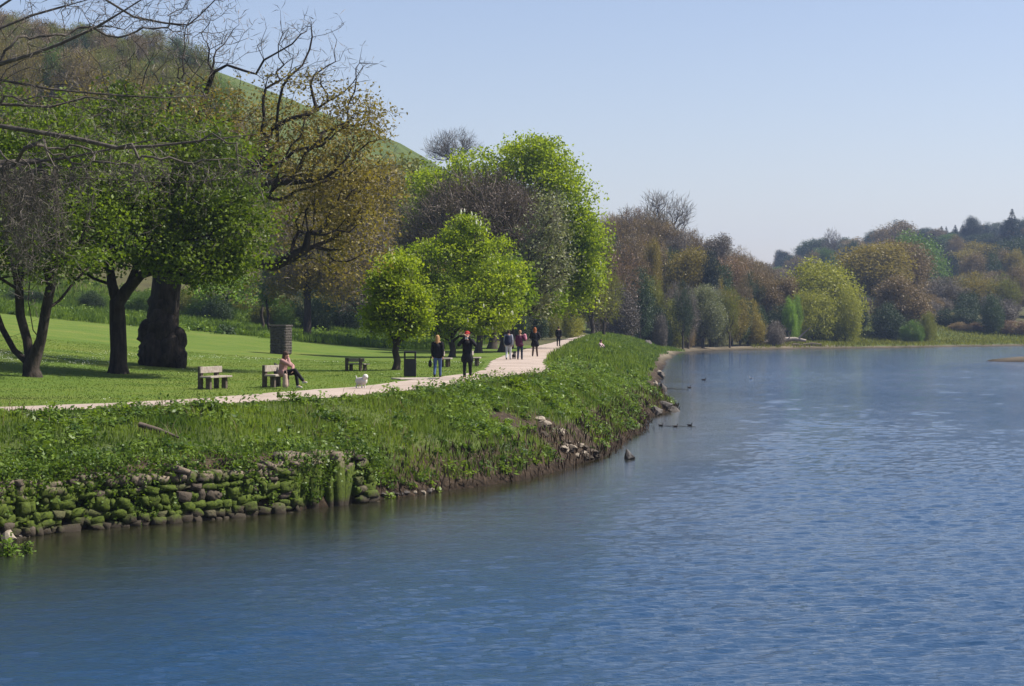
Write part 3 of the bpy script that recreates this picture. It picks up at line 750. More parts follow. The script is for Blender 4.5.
leafy("larch_tree", "golden brown tree with one straight dark trunk behind the stone pillar", "tree", 307, 330,
      [(308, 255, 40, 44, 0), (308, 220, 22, 30, 0), (285, 280, 26, 24, 0), (335, 280, 28, 26, 0)], L['bronze'], 480, .3, 3.0, 34, d=166,
      per=15, rc=.55, lsize=.26, tw=(4, 1.3, .018, L['grey']),
      trunk=[[(0, 0, 0), (.05, 0, 2), (0, 0, 4), (.1, 0, 6.5), (0, 0, 9), (.1, 0, 11)]])
leafy("brown_tree", "loose brown tree at the lawn's far corner left of the chestnuts", "tree", 372, 329,
      [(368, 262, 30, 46, 0), (352, 285, 22, 30, 0)], L['brown'], 380, .32, 2.6, 35, d=185, per=12, rc=.6, lsize=.28, tw=(5, 1.4, .022, L['grey']))
leafy("oak_tree", "bronze leaved tree filling the gap between the old oak and the chestnuts", "tree", 350, 322,
      [(360, 205, 40, 48, 0), (330, 215, 36, 42, 0), (385, 200, 22, 44, 0)], L['bronze'], 620, .45, 4, 36, d=205, per=24, rc=.8, lsize=.36, tw=(3, 1.5, .025, L['grey']))
leafy("olive_tree", "olive green tree rising behind the chestnuts' left side below the hill top", "tree", 405, 318,
      [(405, 195, 32, 40, 0), (385, 240, 26, 40, 0)], L['olive'], 420, .42, 4, 37, d=240, per=26, rc=.9, lsize=.45)
leafy("bare_tree", "bare twiggy tree standing on the hill's skyline above the chestnuts", "tree", 455, 170,
      [(455, 148, 26, 16, 0), (440, 152, 16, 9, 0)], None, 330, .4, 3.2, 38, d=420, per=0, seg=1.5, tw=(6, 2.0, .03, L['grey']), r0=.04)

# ---------------------------------------------------------------- far tree prototypes
def proto(kind, seed):
    rng = np.random.default_rng(seed); root = empty("proto_" + kind)
    if kind == 'dome':
        pts = np.vstack([ell(rng, 230, (0, 0, 7.5), (5.2, 5.2, 5.2), .5), ell(rng, 70, (2.5, 1, 5), (4, 3, 3.5), .5), ell(rng, 70, (-3, -1, 5.5), (3, 3, 3.5), .5), ell(rng, 40, (1, -2, 11), (2.5, 2.5, 2.5), .5)])
        lp = dict(per=60, rc=.75, size=.32); fork = 2.2; R = .4
    elif kind == 'tall':
        pts = np.vstack([ell(rng, 150, (0, 0, 8), (3.4, 3.4, 6), .4), ell(rng, 60, (1.8, -1, 5.5), (2.6, 2.4, 4), .4), ell(rng, 60, (-1.9, 1, 7.5), (2.2, 2.4, 3.5), .4)])
        lp = dict(per=60, rc=.7, size=.30); fork = 2.4; R = .32
    elif kind == 'bushy':
        pts = np.vstack([ell(rng, 130, (0, 0, 4.5), (4.6, 4.4, 4.8), .55), ell(rng, 80, (-3, -1, 3), (3, 3, 3), .5), ell(rng, 80, (3.2, 0, 3.4), (2.8, 3, 3.4), .5)])
        pts = pts[pts[:, 2] > .3]; lp = dict(per=66, rc=.7, size=.30); fork = .8; R = .3
    elif kind == 'sparse':
        pts = np.vstack([ell(rng, 300, (0, 0, 8), (4.8, 4.8, 5.8), .25), ell(rng, 90, (2.6, -1, 6.5), (3.4, 3, 3.5), .3)])
        lp = dict(per=16, rc=.6, size=.25); fork = 2.6; R = .38
    elif kind == 'bare':
        pts = ell(rng, 420, (0, 0, 8.8), (5.2, 5, 5.4), .25); lp = dict(per=0, rc=0, size=0); fork = 3.2; R = .42
    elif kind == 'conifer':
        Q = Quads(); tube(Q, [(0, 0, -.3), (0, 0, 8), (0, 0, 15.6)], [.3, .2, .03], 6)
        mesh_obj("trunk", Q.mesh("trunk", True), BARK_DARK, root); C = []
        for i in range(420):
            t = rng.random() ** .8; z = 2 + 13.6 * t; rr = (1 - t) * 3.3 * (.45 + .55 * rng.random()) + .1; a = rng.random() * 2 * pi
            C.append((rr * cos(a), rr * sin(a), z - rr * .25))
        C = np.array(C); f_ = np.repeat(np.clip(1.15 - C[:, 2:3] / 15.6, .12, 1), 14, 0); V, F, t = leaf_cards(rng, C, 14, .4 * f_, .75 * f_, .35, .4); mesh_obj("crown", np_mesh("crown", V, F, False, t), L['conifer'], root)
        return root
    tr = [[(0, 0, -.4), (.1, 0, fork * .5), (0, .1, fork)]]
    A, par = grow(rng, pts, tr, 1.2, .3, .12); r, ch = radii(A, par, R, .022)
    mesh_obj("trunk", limbs_mesh("trunk", A, par, r, 6, .0 if kind in ('bare', 'sparse') else .05, rng), BARK, root)
    if kind in ('bare', 'sparse'):
        C = A[r < .06]; q = 7 if kind == 'bare' else 5; n = len(C) * q; cen = np.repeat(C, q, 0)
        ow = cen - [0, 0, 5]; ow /= np.linalg.norm(ow, axis=1, keepdims=True); a = rng.standard_normal((n, 3)) * .6 + ow
        a /= np.linalg.norm(a, axis=1, keepdims=True); b = np.cross(a, rng.standard_normal((n, 3))); b /= np.linalg.norm(b, axis=1, keepdims=True)
        Ln = 1.5 * (.35 + rng.random((n, 1))); st = cen + rng.standard_normal((n, 3)) * .15
        mid = st + a * Ln * .5 + rng.standard_normal((n, 3)) * .1; V = np.stack([st, mid + b * .04, st + a * Ln, mid - b * .04], 1).reshape(-1, 3)
        if kind == 'bare':
            mesh_obj("crown", np_mesh("crown", V, np.arange(n * 4).reshape(-1, 4), False, rng.random(n)), L['grey'], root); return root
        V2, F2, t2 = leaf_cards(rng, C, lp['per'], lp['rc'], lp['size']); t = np.concatenate([.15 + rng.random(n) * .3, .3 + .4 * t2])
        V = np.vstack([V, V2]); mesh_obj("crown", np_mesh("crown", V, np.arange(len(V)).reshape(-1, 4), False, t), L['brown'], root); return root
    C = A[r < .08]; V, F, t = leaf_cards(rng, C, lp['per'], lp['rc'], lp['size'], tint_cl=.45); t = .33 + .34 * t
    mesh_obj("crown", np_mesh("crown", V, F, False, t), L['green'], root); return root

PROTO = {}
for k, (kind, nv, H, Wd) in enumerate((('dome', 2, 13.2, 6.6), ('tall', 2, 14.4, 4.4), ('bushy', 3, 9.6, 6.4), ('sparse', 2, 14.2, 6.0), ('bare', 2, 14.6, 6.0), ('conifer', 1, 15.6, 3.4))):
    PROTO[kind] = [(proto(kind, 100 + k * 7 + i), H, Wd) for i in range(nv)]
# real extents measured from the meshes
for kind, lst in PROTO.items():
    for i, (rt, H, Wd) in enumerate(lst):
        cr_ = [c for c in rt.children if c.name.startswith("crown")][0].data
        co = np.empty(len(cr_.vertices) * 3, np.float32); cr_.vertices.foreach_get("co", co); co = co.reshape(-1, 3)
        lst[i] = (rt, float(np.quantile(co[:, 2], .998)), float((np.quantile(co[:, 0], .995) - np.quantile(co[:, 0], .005)) / 2))
NAMES = dict(dome='broadleaf_tree', tall='broadleaf_tree', bushy='bush', sparse='budding_tree', bare='bare_tree', conifer='conifer_tree')
rt_ = np.random.default_rng(77)
def far_tree(kind, mat, u, vtop, hw, d, label, group=None, sink=0.0, name=None):
    src, H, Wd = PROTO[kind][rt_.integers(len(PROTO[kind]))]
    x, z = xz(u, d); z -= sink
    h = CAM_H + (HZ - vtop) / FPX * d - z
    if h < 1.0: return None
    r = empty(name or NAMES[kind], (x, d, z), rt_.random() * 6.28)
    sxy = hw / FPX * d / Wd; r.scale = (sxy, sxy, h / H)
    for ch in src.children:
        c = ch.copy(); COL.objects.link(c); c.parent = r
        if ch.name.startswith("crown") and mat:
            c.material_slots[0].link = 'OBJECT'; c.material_slots[0].material = L[mat]
    tag(r, label, "bush" if kind == 'bushy' and name is None else "tree", group); return r

# wooded shore in the middle
MID = [
 ('sparse', 'olive', 604, 262, 20, 236, "thin olive tree leaning over the path's end"),
 ('bushy', 'grey', 622, 285, 22, 262, "grey twiggy bush behind the person sitting on the bank"),
 ('tall', 'dark', 640, 268, 18, 285, "dark evergreen tree standing behind the grey bushes of the near shore"),
 ('sparse', 'pink', 612, 232, 30, 280, "pinkish brown budding tree just right of the chestnuts"),
 ('sparse', 'brown', 640, 222, 32, 350, "brown budding tree left of the tall bare tree"),
 ('dome', 'pale', 703, 285, 22, 306, "silvery green round bush tree at the water's edge"),
 ('bushy', 'olive', 672, 300, 22, 300, "olive bush low on the shore left of the silvery one"),
 ('bushy', 'dark', 655, 306, 16, 296, "dark low bush by the sandy beach"),
 ('dome', 'bronze', 690, 248, 30, 335, "orange brown round tree halfway up the shore wood"),
 ('tall', 'conifer', 711, 250, 12, 330, "dark narrow evergreen in the middle of the orange brown trees"),
 ('dome', 'bronze', 732, 292, 20, 318, "orange tinted tree at the foot of the wood beside the shore"),
 ('sparse', 'pink', 735, 256, 28, 360, "pale pink brown tree on the wood's right slope"),
 ('tall', 'green', 710, 290, 9, 312, "fresh green slim tree right of the silvery bush"),
 ('bushy', 'bronze', 748, 300, 18, 322, "rust coloured bush over the driftwood shore"),
 ('sparse', 'brown', 757, 262, 22, 352, "brown tree where the shore wood slopes down to the right"),
 ('tall', 'young', 790, 297, 8, 331, "bright green sapling on the left above the fallen dead tree"),
 ('tall', 'young', 797, 295, 7, 333, "bright green sapling on the right above the fallen dead tree"),
 ('bushy', 'dark', 778, 305, 16, 334, "dark bush in the shade behind the driftwood"),
 ('dome', 'brown', 784, 278, 20, 348, "red brown dome tree behind the two bright saplings"),
 ('dome', 'gold', 820, 259, 42, 352, "large yellow olive domed tree near the water"),
 ('bushy', 'gold', 812, 290, 30, 343, "olive bush forming the skirt of the large yellow domed tree"),
 ('bushy', 'gold', 845, 288, 20, 345, "small olive bush at the right foot of the yellow domed tree"),
 ('dome', 'brown', 902, 276, 32, 366, "copper brown domed tree standing on the marsh edge"),
 ('bushy', 'dark', 888, 303, 22, 358, "dark green bush under the copper brown dome"),
 ('bushy', 'green', 912, 320, 12, 352, "fresh green low bush at the foot of the copper dome"),
 ('bushy', 'olive', 928, 312, 11, 358, "olive bush right of the fresh green low one"),
 ('dome', 'bronze', 872, 243, 44, 430, "dark bronze tree between the yellow dome and the copper one"),
 ('dome', 'brown', 905, 240, 32, 445, "brown tree above the copper dome"),
 ('dome', 'green', 915, 232, 34, 560, "broad blue green tree high above the copper dome"),
 ('bushy', 'dark', 858, 300, 14, 372, "dark bush in the gap right of the yellow dome"),
 ('sparse', 'grey', 945, 278, 22, 420, "grey budding tree right of the copper dome"),
 ('bushy', 'dark', 955, 308, 24, 392, "blue dark bush mass right of the marsh trees"),
 ('sparse', 'bronze', 975, 272, 24, 425, "tall bronze tree above the dark bush mass"),
 ('sparse', 'olive', 1003, 274, 20, 425, "olive tree beside the small green meadow"),
 ('bushy', 'pink', 985, 322, 20, 388, "pinkish brown scrub at the marsh's right end"),
 ('bushy', 'pink', 1015, 320, 18, 386, "pale brown scrub at the picture's right edge"),
 ('bushy', 'brown', 960, 322, 14, 386, "brown scrub between the dark bush and the pinkish scrub"),
 ('dome', 'dark', 1008, 238, 30, 640, "dark tree under the tall conifer on the right"),
 ('dome', 'bronze', 960, 250, 24, 620, "bronze round tree on the far hill's slope"),
 ('dome', 'bronze', 985, 242, 26, 640, "second bronze round tree, nearer the right edge on the far slope"),
 ('conifer', 'conifer', 1012, 209, 12, 800, "tallest dark conifer on the far hill's skyline"),
 ('bare', 'grey', 832, 228, 12, 800, "round bare tree on the far hill's skyline"),
 ('dome', 'brown', 893, 222, 26, 790, "brown rounded tree crowning the far ridge"),
]
for k, mt, u, vt, hw, d, lb in MID + LATE: far_tree(k, mt, u, vt, hw, d, lb)
leafy("bare_tree", "big bare tree standing alone above the shore wood", "tree", 663, 260, [(668, 214, 26, 24, 0), (655, 214, 15, 20, 0), (682, 220, 12, 16, 0)], None, 300, .45, 3, 39, d=400, per=0, seg=1.6,
      tw=(5, 2.0, .035, L['grey']), r0=.035, trunk=[[(0, 0, -4), (.1, 0, 0), (-.1, 0, 3)], [(-.1, 0, 3), (-.8, 0, 5.5), (-1.4, .5, 8)], [(-.1, 0, 3), (1.0, 0, 5.5), (2.0, .3, 8)]])

SEEN = set()
COLW = dict(gold='yellow green', brown='brown', grey='grey', pink='pale brown', bronze='bronze', olive='olive', dark='dark green', conifer='blackish green', green='green', pale='silvery')
WHERE = dict(shore=((622, "near the path's end"), (648, 'left of the tall bare tree'), (682, 'below the tall bare tree'), (712, 'above the silvery bush'), (745, 'right of the silvery bush'), (9999, "at the wood's right end")),
             hill=((800, 'at its left end'), (828, 'behind the yellow dome'), (862, 'right of the yellow dome'), (890, 'left of the copper dome'), (930, 'over the copper dome'), (975, 'right of the copper dome'), (9999, "by the picture's right edge")),
             left=((30, "by the picture's left edge"), (80, 'above the multi-stemmed tree'), (135, 'above the forked tree'), (190, "behind the old oak's trunk"), (250, "right of the oak's trunk"), (310, 'over the stone pillar'), (370, 'left of the small chestnut'), (9999, 'behind the chestnuts')))
def fill(n, ulo, uhi, top, dlo, dhi, kinds, mats, hw, label, group, seed, place='hill'):
    g = np.random.default_rng(seed); us = np.linspace(ulo, uhi, n) + g.normal(0, (uhi - ulo) / n * .6, n)
    for u in us:
        u = float(u); d = float(dlo + (dhi - dlo) * g.random()); k = kinds[g.integers(len(kinds))]; mt = mats[g.integers(len(mats))]
        x, z = xz(u, d)
        if gi('land', x, d) < .99 or gi('s', x, d) < 2.5: continue
        if gi('p', x, d) < 7 and d < 290: continue
        vt = top(u) + g.normal(0, 3.5)
        c_ = COLW[mt]; f_ = dict(dome='round', tall='upright', bushy='low spreading', sparse='open budding', bare='bare', conifer='pointed')[k]
        wh = [w_ for lim, w_ in WHERE[place] if u < lim][0]
        q_ = hw * (.75 + .5 * g.random()); lb = f"{f_} {c_} {label} {wh}"
        if lb in SEEN:
            for wd_ in ('narrow' if q_ < hw else 'broad',):
                if len(lb.split()) < 16 and f"{wd_} {lb}" not in SEEN: lb = f"{wd_} {lb}"; break
        SEEN.add(lb); far_tree(k, mt, u, float(vt), q_, d, lb, group)
I_ = lambda X_, Y_: (lambda u: float(np.interp(u, X_, Y_)))
fill(26, 598, 775, I_([598, 620, 650, 700, 730, 760, 775], [222, 210, 212, 236, 247, 262, 270]), 385, 430, ['sparse', 'bare', 'dome', 'sparse'], ['brown', 'grey', 'brown', 'pink'], 17,
     "tree atop the shore wood", "trees along the top of the shore wood", 1, place='shore')
fill(28, 598, 775, I_([598, 640, 700, 740, 775], [240, 236, 258, 268, 282]), 335, 375, ['sparse', 'dome', 'tall', 'sparse'], ['brown', 'bronze', 'grey', 'olive', 'dark', 'pink', 'brown'], 16,
     "tree amid the shore wood", "trees in the middle of the shore wood", 2, place='shore')
fill(26, 600, 775, I_([600, 640, 700, 775], [272, 278, 288, 300]), 292, 328, ['bushy', 'dome', 'sparse', 'bushy'], ['grey', 'olive', 'dark', 'brown', 'pale', 'grey'], 14,
     "tree low in the shore wood", "low trees at the foot of the shore wood", 3, place='shore')
fill(26, 596, 775, I_([596, 640, 700, 775], [300, 308, 316, 318]), 270, 326, ['bushy'], ['dark', 'grey', 'olive', 'brown'], 12,
     "bush at the shore wood's foot", "bushes at the foot of the shore wood", 33, place='shore')
ridge = I_([760, 780, 800, 830, 860, 890, 920, 960, 1000, 1040, 1100], [268, 250, 242, 235, 232, 224, 226, 222, 220, 214, 214])
fill(48, 765, 1050, lambda u: ridge(u) + 5, 860, 950, ['dome', 'bushy', 'tall', 'bushy'], ['dark', 'brown', 'dark', 'conifer'], 13,
     "tree on the far ridge", "trees along the far hill's ridge", 4)
fill(44, 905, 1060, lambda u: ridge(u) + 7, 880, 960, ['conifer'], ['conifer'], 6, "conifer in the far ridge's row", "conifers on the far ridge", 5)
fill(46, 765, 1050, lambda u: ridge(u) + 16, 720, 840, ['dome', 'bushy', 'dome'], ['dark', 'conifer', 'brown', 'dark', 'green'], 13,
     "tree on the far hill's upper slope", "trees on the far hill's upper slope", 6)
fill(44, 765, 1050, lambda u: ridge(u) + 32, 560, 680, ['dome', 'bushy', 'dome', 'tall'], ['dark', 'conifer', 'brown', 'bronze', 'dark'], 15,
     "tree on the far hill's middle slope", "trees on the far hill's middle slope", 7)
fill(34, 765, 1050, lambda u: ridge(u) + 54, 440, 540, ['dome', 'bushy', 'sparse'], ['dark', 'brown', 'olive', 'bronze', 'conifer'], 17,
     "tree at the far hill's foot", "trees at the far hill's foot", 8)
fill(26, 765, 1050, lambda u: 296, 385, 425, ['bushy', 'sparse', 'bushy'], ['dark', 'brown', 'grey', 'olive'], 15,
     "bush behind the marsh", "bushes behind the marsh", 9)
# hill behind the lawn: scrub and brown wood
hilltop = I_([-60, 0, 60, 140, 200, 240, 280, 330, 400, 440], [4, 10, 22, 34, 44, 70, 120, 150, 172, 190])
fill(42, -40, 205, lambda u: hilltop(u) + 2, 395, 445, ['sparse', 'sparse', 'bushy', 'bare'], ['brown', 'olive', 'brown', 'olive', 'dark'], 15,
     "tree on the left hill's top edge", "trees along the top of the left hill", 10, place='left')
fill(46, -40, 228, lambda u: hilltop(u) + 24, 330, 395, ['sparse', 'sparse', 'bushy', 'bare'], ['bronze', 'brown', 'olive', 'olive', 'green'], 20,
     "tree on the left hill's slope", "trees on the left hill's slope", 11, place='left')
fill(48, -40, 430, lambda u: max(118, hilltop(u) + 50), 270, 330, ['sparse', 'dome', 'bushy', 'bushy'], ['bronze', 'brown', 'olive', 'bronze'], 26,
     "tree on the left hill's lower slope", "trees on the left hill's lower slope", 12, place='left')
fill(30, -40, 470, lambda u: max(185, hilltop(u) + 75), 215, 262, ['sparse', 'dome', 'dome', 'tall'], ['bronze', 'olive', 'brown', 'bronze', 'green'], 26,
     "tree at the left hill's foot", "trees at the left hill's foot", 13, place='left')
fill(38, -30, 500, lambda u: 292, 182, 208, ['bushy'], ['dark', 'olive', 'green', 'brown', 'dark', 'green'], 22,
     "bush behind the lawn", "bushes behind the lawn", 14, place='left')
for (u, v, hw) in ((393, 152, 6), (386, 150, 4), (372, 141, 3)):
    x, y, z = at(u, v, 300); far_tree('bushy', 'dark', u, v - 4, hw, y, "dark gorse bush on the hill's open grass slope", "gorse bushes on the hill")
for lst in PROTO.values():
    for rt, H, Wd in lst:
        for c in list(rt.children): bpy.data.objects.remove(c)
        bpy.data.objects.remove(rt)
# ---------------------------------------------------------------- grass and weeds
def scatter(rng, n, x0, x1, y0, y1, ok):
    x = x0 + (x1 - x0) * rng.random(n); y = y0 + (y1 - y0) * rng.random(n)
    k = ok(x, y, gi('s', x, y), gi('p', x, y)) & (gi('path', x, y) < .02); x, y = x[k], y[k]
    return x, y, gi('z', x, y)
def blades(name, x, y, z, hgt, wid, rng, mat, label, cat='grass', lean=.45, tint=None):
    n = len(x); a = rng.random(n) * 2 * pi; dx, dy = np.cos(a), np.sin(a); ln = rng.random(n) * lean * hgt
    B = np.stack([x, y, z - .03], 1); la = rng.random(n) * 2 * pi; lx, ly = np.cos(la) * ln, np.sin(la) * ln
    M = B + np.stack([lx * .35, ly * .35, hgt * .6], 1); T = B + np.stack([lx, ly, hgt], 1)
    W = np.stack([dx * wid, dy * wid, 0 * dx], 1)
    V = np.stack([B, M + W, T, M - W], 1).reshape(-1, 3)
    t = np.clip(.5 + .8 * fbm(x * .7, y * .5, 41) + .3 * (rng.random(n) - .5), 0, 1) if tint is None else tint
    o = mesh_obj(name, np_mesh(name, V, np.arange(4 * n).reshape(-1, 4), False, t), mat)
    return tag(o, label, cat, kind='stuff')
g = np.random.default_rng(50)
onbank = lambda lo: (lambda x, y, s, p: (gi('bank', x, y) > .9) & (s > lo + .35 * fbm(x * .9, y * .9, 31)) & (p > .12))
x, y, z = scatter(g, 620000, -22, 12, 33, 115, onbank(.50)); k = g.random(len(x)) < (1.0 - .75 * sst(60, 112, y))
tn = fbm(x * .8, y * .6, 77); bare = np.zeros(len(x))
for (u, v, r_) in ((505, 417, .8), (548, 424, .9), (585, 440, .8), (560, 455, .8), (600, 418, .6), (538, 433, .7), (573, 447, .9)):
    bx, by, bz = at(u, v); bare = np.maximum(bare, np.exp(-(((x - bx) / r_) ** 2 + ((y - by) / (r_ * 1.6)) ** 2)))
k &= g.random(len(x)) > bare * 1.3
x, y, z, tn = x[k], y[k], z[k], tn[k]; h = (.10 + .16 * g.random(len(x))) * (1 + .8 * np.clip(tn, -1, 1)) * (.45 + .55 * sst(0, 1.2, gi('p', x, y)))
blades("bank_grass", x, y, z, h, .011 + .008 * g.random(len(x)), g, L['grass'], "rough green grass covering the river bank below the path")
x, y, z = scatter(g, 110000, 2, 30, 108, 292, onbank(1.0)); h = .2 + .35 * g.random(len(x)) * (1 + .6 * fbm(x * .4, y * .2, 3))
blades("bank_grass", x, y, z, h, .03 + .02 * g.random(len(x)), g, L['grass'], "grass on the far stretch of bank beyond the path's bend")
x, y, z = scatter(g, 150000, -30, 4, 45, 112, lambda x, y, s, p: (gi('bank', x, y) < .1) & (p > .25) & (x < xat(FAR, y)))
h = .035 + .045 * g.random(len(x)); blades("lawn_grass", x, y, z, h, .012 + 0 * h, g, L['grass'], "short mown lawn grass beside the path")
x, y, z = scatter(g, 110000, -62, 12, 150, 200, lambda x, y, s, p: (gi('bank', x, y) < .1) & (p > 6 + 3 * fbm(x * .1, y * .1, 2)) & (y > 158 + 10 * fbm(x * .08, y * .03, 8)))
h = .3 + .5 * g.random(len(x)) * (1 + .5 * fbm(x * .3, y * .2, 5)); blades("rough_grass", x, y, z, h, .035 + 0 * h, g, L['weed'], "tall rough grass and nettles along the lawn's back edge")
x, y, z = scatter(g, 60000, 38, 130, 305, 400, lambda x, y, s, p: (s > 1.6) & (s < 46) & (gi('land', x, y) > .99))
h = .25 + .4 * g.random(len(x)); blades("marsh_grass", x, y, z, h, .06 + 0 * h, g, L['olive'], "low green marsh grass along the far shore")
# broad-leaved weeds
BAREPT = [(at(u, v)[:2], r_) for (u, v, r_) in ((505, 417, .7), (548, 424, .9), (585, 440, .8), (560, 455, .8), (600, 418, .6), (538, 433, .7), (573, 447, .9), (470, 440, .5), (610, 400, .5), (636, 386, .6), (250, 455, .5))]
def bareness(x, y):
    b = np.zeros(len(x))
    for (bx, by), r_ in BAREPT: b = np.maximum(b, np.exp(-(((x - bx) / r_) ** 2 + ((y - by) / (r_ * 1.5)) ** 2)))
    return b
def weeds(rng, n, x0, x1, y0, y1, ok, rlo, rhi, per, ls, mat, label, name, dens=0.0):
    x, y, z = scatter(rng, n, x0, x1, y0, y1, ok); q_ = rng.random(len(x)) > bareness(x, y) * 1.2; x, y, z = x[q_], y[q_], z[q_]; keep = fbm(x * .45, y * .35, 63) + .35 * rng.standard_normal(len(x)) > dens; x, y, z = x[keep], y[keep], z[keep]
    n = len(x); R = rlo + (rhi - rlo) * rng.random(n) ** 2; per_ = per
    d = rng.standard_normal((n, per_, 3)); d[..., 2] = np.abs(d[..., 2]); d /= np.linalg.norm(d, axis=2, keepdims=True)
    q = .45 + .55 * rng.random((n, per_, 1)); C = np.stack([x, y, z], 1)[:, None, :] + d * q * R[:, None, None] * [1, 1, .9]
    C = C.reshape(-1, 3); V, F, t = leaf_cards(rng, C, 1, .02, ls, .5, .55, .8)
    t = np.clip(np.repeat(rng.random(n), per_) * 1.0 - .1 + (rng.random(len(t)) - .3) * .5, 0, 1)
    return tag(mesh_obj(name, np_mesh(name, V, F, False, t), mat), label, "weeds", kind="stuff")
weeds(g, 12000, -22, 10, 33, 104, onbank(.42), .14, .60, 62, .13, L['weed'], "broad leaved green weeds among the grass of the river bank", "bank_weeds", -.05)
weeds(g, 2600, -20, 6, 36, 90, onbank(.5), .10, .30, 44, .07, L['weedgrey'], "grey green weeds with pale flower heads on the river bank", "flowering_weeds", .30)
weeds(g, 2600, 3, 26, 92, 260, onbank(.9), .2, .55, 40, .2, L['weed'], "leafy weeds on the far stretch of the river bank", "bank_weeds", -.1)
weeds(g, 3800, -24, 0, 36, 54, lambda x, y, s, p: (gi('bank', x, y) > .5) & (s > .16) & (s < 1.6), .15, .42, 56, .10, L['weed'], "weeds growing on top of the old stone wall", "wall_weeds", -.2)
weeds(g, 1500, -24, -1, 36, 52, lambda x, y, s, p: (gi('bank', x, y) > .5) & (s < .12), .08, .22, 40, .07, L['weed'], "small plants rooted in the joints of the stone wall", "joint_weeds", .15)
weeds(g, 2200, -62, 12, 156, 205, lambda x, y, s, p: (gi('bank', x, y) < .1) & (p > 7), .4, 1.1, 40, .3, L['weed'], "nettles and brambles behind the lawn", "rough_weeds", -.1)
weeds(g, 700, 40, 130, 318, 400, lambda x, y, s, p: (s > 6) & (s < 46), .4, 1.0, 30, .35, L['olive'], "clumps of marsh plants on the far shore", "marsh_weeds", 0)
x, y, z = scatter(g, 60000, -12, 10, 50, 118, lambda x, y, s, p: (gi('bank', x, y) > .5) & (s > .15) & (s < 1.35))
blades("bank_roots", x, y, z + .05, .12 + .28 * g.random(len(x)), .012 + .02 * g.random(len(x)), g, L['root'], "brown roots and dead stalks along the eroded foot of the bank", "roots", .6)
x, y, z = scatter(g, 26000, -24, 10, 34, 110, onbank(.4)); k = fbm(x * .7, y * .5, 91) > .08; x, y, z = x[k], y[k], z[k]
blades("dry_stalks", x, y, z, .16 + .36 * g.random(len(x)), .009 + 0 * x, g, L['drygrass'], "dry straw coloured stalks among the bank's grass", "grass", .8)
# daisies in drifts on the lawn
x, y, z = scatter(g, 60000, -28, 3, 54, 108, lambda x, y, s, p: (gi('bank', x, y) < .1) & (p > .4) & (x < xat(FAR, y)))
k = fbm(x * .22, y * .13, 17) + .2 * g.standard_normal(len(x)) > .64; x, y, z = x[k], y[k], z[k]; n = len(x); s = .016
V = np.stack([np.stack([x - s, y, z + .07], 1), np.stack([x, y - s, z + .065], 1), np.stack([x + s, y, z + .07], 1), np.stack([x, y + s, z + .085], 1)], 1).reshape(-1, 3)
tag(mesh_obj("daisies", np_mesh("daisies", V, np.arange(4 * n).reshape(-1, 4), False, g.random(n)), L['flower']), "white daisies in drifts across the lawn", "flowers", kind="stuff")
# single plants one can pick out
def clump(name, label, cat, u, v, r, hgt, mat, rs, n=420, ls=.12, grp=None):
    x, y, z = at(u, v); rng = np.random.default_rng(rs); root = empty(name, (x, y, z))
    d = rng.standard_normal((n, 3)); d[:, 2] = np.abs(d[:, 2]); d /= np.linalg.norm(d, axis=1, keepdims=True)
    C = d * (.35 + .65 * rng.random((n, 1))) * [r, r, hgt]; V, F, t = leaf_cards(rng, C, 2, .04, ls, .6, .5, .6)
    mesh_obj("leaves", np_mesh("leaves", V, F, False, t), mat, root)
    Q = Quads()
    for i in range(10):
        a = rng.random() * 6.28; tube(Q, [(0, 0, -.1), (.4 * r * cos(a), .4 * r * sin(a), hgt * .4), (.7 * r * cos(a), .7 * r * sin(a), hgt * .7)], [.012, .01, .005], 4)
    mesh_obj("stems", Q.mesh("stems"), BARK, root); return tag(root, label, cat, grp)
clump("bush", "low dark green bush at the path's edge right of the walker in black", "bush", 516, 390, .55, .5, L['chestnut_dark'], 61, 500)
clump("bush", "bright green leafy clump overhanging the path's near edge under the left bench", "bush", 206, 413, .50, .42, L['weed'], 62)
clump("bush", "dark green clump on the bank top at the far left by the path", "bush", 48, 425, .45, .35, L['weed'], 63)
clump("bush", "round weed clump on the bank between path bend and water", "bush", 578, 390, .6, .5, L['weed'], 64)
clump("bush", "small dark bush on the lawn's back edge left of the pillar", "bush", 225, 334, .9, .75, L['dark'], 65, 500, .2)
clump("water_plant", "bright green water plant in the river under the wall at the far left", "plant", 8, 556, .28, .42, L['young'], 66, 120, .10)
clump("water_plant", "smaller green water plant a little right of the other in the river", "plant", 27, 554, .13, .25, L['young'], 67, 60, .08)

# ---------------------------------------------------------------- old river wall
m, nt, out = new_mat("mossy_stone"); pos = geo_pos(nt); tc = N(nt, "ShaderNodeTexCoord").outputs["Object"]
na = noise(nt, 2.2, 4, .6, pos); nb = noise(nt, 14, 4, .7, pos)
stone = ramp(nt, nb, [(.3, (.045, .036, .027)), (.55, (.12, .095, .068)), (.75, (.25, .20, .15))])
stone = mixc(nt, .6, stone, ramp(nt, attr(nt, "tint"), [(0, (.05, .04, .03)), (1, (.27, .215, .155))]))
moss = ramp(nt, nb, [(.3, (.022, .036, .005)), (.7, (.085, .115, .012))])
sep = N(nt, "ShaderNodeSeparateXYZ"); nt.links.new(pos, sep.inputs[0]); zz = sep.outputs[2]
up = mathn(nt, 'MULTIPLY', mathn(nt, 'SUBTRACT', mathn(nt, 'ADD', 1.10, mathn(nt, 'MULTIPLY', mathn(nt, 'SUBTRACT', na, .5), 1.6)), zz), 6.0, True)
lo = mathn(nt, 'MULTIPLY', mathn(nt, 'SUBTRACT', mathn(nt, 'ADD', zz, mathn(nt, 'MULTIPLY', mathn(nt, 'SUBTRACT', na, .5), .7)), .10), 6.0, True)
